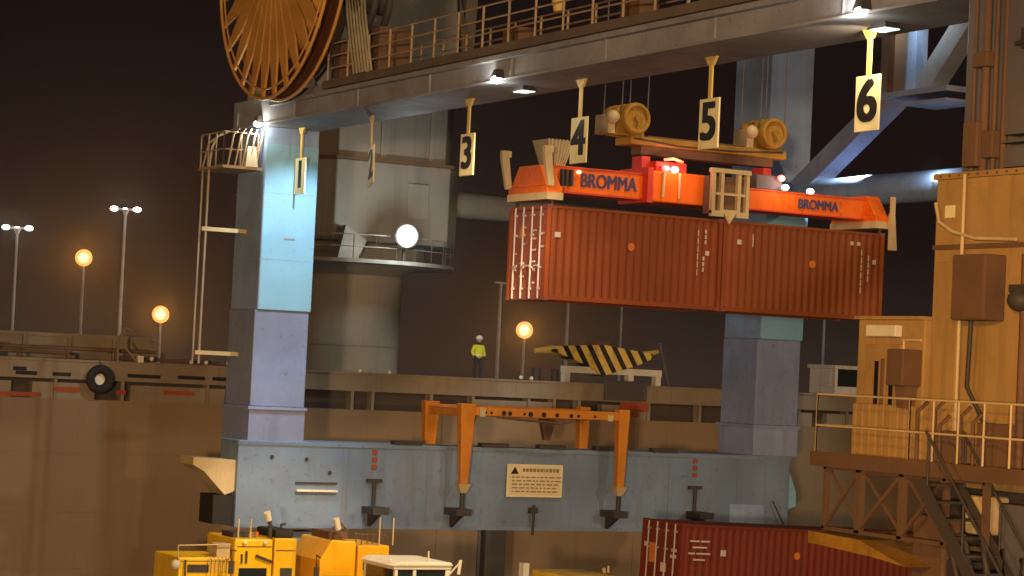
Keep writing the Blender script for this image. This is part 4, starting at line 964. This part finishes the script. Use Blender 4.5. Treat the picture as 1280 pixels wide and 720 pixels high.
# ------------------------------------------------------------------ camera
H = 9.5; f = 2900.; th = R(28.3); pt = math.atan(102 / 2900); ro = .048
R0 = Vector((math.cos(th), -math.sin(th), 0)); F0 = Vector((math.sin(th), math.cos(th), 0)); U0 = Vector((0, 0, 1))
F = F0 * math.cos(pt) + U0 * math.sin(pt); U = U0 * math.cos(pt) - F0 * math.sin(pt)
cr, sr = math.cos(ro), math.sin(ro)
Rc = R0 * cr + U * sr; Uc = U * cr - R0 * sr
cam = bpy.data.cameras.new('camera'); co = bpy.data.objects.new('camera', cam); C.objects.link(co)
mat = Matrix((Rc, Uc, -F)).transposed().to_4x4(); mat.translation = Vector((0, 0, H)); co.matrix_world = mat
cam.sensor_width = 36; cam.lens = 36 * f / 1280; cam.clip_start = .5; cam.clip_end = 4000
S.camera = co

# ------------------------------------------------------------------ night sky with town glow near the horizon
w = bpy.data.worlds.new('World'); S.world = w; w.use_nodes = True
nt = w.node_tree; L = nt.links.new; bg = nt.nodes['Background']
tc = _n(nt, 'ShaderNodeTexCoord'); sx = _n(nt, 'ShaderNodeSeparateXYZ'); L(tc.outputs['Generated'], sx.inputs[0])
ab = _n(nt, 'ShaderNodeMath', operation='ABSOLUTE'); L(sx.outputs['Z'], ab.inputs[0])
rm = _n(nt, 'ShaderNodeValToRGB'); L(ab.outputs[0], rm.inputs[0])
e = rm.color_ramp.elements
e[0].position = 0.0; e[0].color = (.034, .022, .016, 1)
e[1].position = .14; e[1].color = (.0085, .0048, .0044, 1)
q = e.new(.03); q.color = (.020, .0125, .0098, 1)
q = e.new(.06); q.color = (.0112, .0060, .0054, 1)
q = e.new(.6); q.color = (.0052, .0030, .0028, 1)
L(rm.outputs[0], bg.inputs['Color']); bg.inputs['Strength'].default_value = 1.0

# ------------------------------------------------------------------ lamps
def aim(o, tgt): o.rotation_euler = (Vector(tgt) - o.location).to_track_quat('-Z', 'Y').to_euler()
def spot(name, loc, tgt, power, col, size=60, blend=.3, rad=.3):
    l = bpy.data.lights.new(name, 'SPOT'); l.energy = power; l.color = col; l.spot_size = R(size); l.spot_blend = blend; l.shadow_soft_size = rad
    o = bpy.data.objects.new(name, l); C.objects.link(o); o.location = loc; aim(o, tgt); return o
def point(name, loc, power, col, rad=.15):
    l = bpy.data.lights.new(name, 'POINT'); l.energy = power; l.color = col; l.shadow_soft_size = rad
    o = bpy.data.objects.new(name, l); C.objects.link(o); o.location = loc; return o
SOD = (1, .50, .16); WARM = (1, .72, .45); COOL = (.80, .95, 1.0)
# yard floodlights and a low fill, all unseen behind the viewer
spot('yard_floodlight_or_fill', (-26, -32, 9.0), (44, 80, 8), 195000, (1, .66, .38), 50, .5, 1.5)  # frontal fill without a mast, kept near eye level so shadows stay hidden
spot('yard_floodlight_or_fill', (75, -20, 30), (44, 76, 10), 60000, WARM, 60, .5, 1.5)
spot('yard_floodlight_or_fill', (-40, 0, 22), (34, 84, 6), 60000, SOD, 70, .5, 1.5)
# sodium lamp of the crane that lights the landside leg and the electrical house
spot('sodium_floodlight', (19.0, 24.5, 13.0), (30, 37, 9.5), 3100, (1, .46, .10), 50, .4, .2)
# portal floodlights
spot('portal_floodlight', (31.3, 69.6, 17.3), (31.3, 74.6, 13.0), 2200, COOL, 62, .7, .12)
spot('portal_floodlight', (30.6, 57.2, 17.3), (31, 66, 3), 2600, WARM, 100, .6, .2)
spot('portal_floodlight', (52.0, 68.6, 17.9), (52.1, 74.6, 13.0), 5600, COOL, 65, .7, .12)
spot('portal_floodlight', (31.0, 41, 17.3), (31, 48, 14), 900, WARM, 110, .6, .2)
spot('portal_floodlight', (30.0, 68.0, 17.3), (32.0, 74.5, 5.0), 2600, (.6, .85, 1), 36, .9, .15)
for x_ in (36.5, 41.0, 46.0, 51.0): spot('hull_fill', (x_, 76.6, 3.5), (x_, 84, 1.6), 330, WARM, 120, .6, .1)  # no fixtures, added only to brighten the hull below the sill
for y in (74.3, 57.2, 40.6): point('portal_lamp', (29.8, y, 17.4), 110, (1, .95, .8), .1)
spot('portal_floodlight', (33, 58, 17.3), (31, 70, 3), 12000, WARM, 36, .5, .2)  # added spot without a fixture, brightens the yellow tractors
for q_ in ((124.4, 387.0, 25.2), (136.6, 380.8, 16.1), (191.8, 351.0, 16.4)): spot('sodium_lamp', (q_[0] - 1.0, q_[1] - 2.4, q_[2]), (0, 0, 9), 34000, (1, .46, .08), 150, .6, .6)
for q_ in ((114.0, 392.4, 29.8), (130.2, 383.5, 33.9)): spot('mast_lamp', (q_[0] - .9, q_[1] - 1.8, q_[2]), (0, 0, 9), 7000, (1, .95, .9), 150, .6, .5)
spot('mast_fill', (140, 300, 48), (146, 384, 14), 45000, (1, .93, .85), 100, .8, 1)  # unseen spots, this and the next, added to lighten the far poles
spot('mast_fill', (215, 270, 48), (208, 343, 14), 36000, (1, .93, .85), 100, .8, 1)
point('tie_lamp', (51.1, 64.5, 17.3), 60, COOL, .1)
point('node_lamp', (50.9, 65.8, 22.6), 110, COOL, .1)
# deck crane floodlight
spot('deck_floodlight', (41.2, 85.6, 14.8), (0, 0, 11), 3500, COOL, 16, .9, .3)
point('deck_floodlight', (41.3, 85.5, 14.8), 480, COOL, .3)
# spreader lamps
point('spreader_lamp', (38.7, 61.2, 16.15), 40, (1, .35, .3), .08)
point('spreader_lamp', (42.95, 61.2, 15.95), 30, (1, .6, .45), .08)
# trolley floodlights shining down on spreader and load
spot('trolley_floodlight', (40, 52, 34), (40.4, 62, 14.5), 9000, (1, .80, .55), 40, .5, .3)

# ------------------------------------------------------------------ render settings
S.render.engine = 'CYCLES'
S.cycles.use_denoising = True
S.cycles.max_bounces = 5; S.cycles.diffuse_bounces = 3; S.cycles.glossy_bounces = 2
S.cycles.volume_bounces = 0
S.cycles.sample_clamp_indirect = 4
S.view_settings.view_transform = 'Standard'; S.view_settings.look = 'None'; S.view_settings.exposure = 0; S.view_settings.gamma = 1
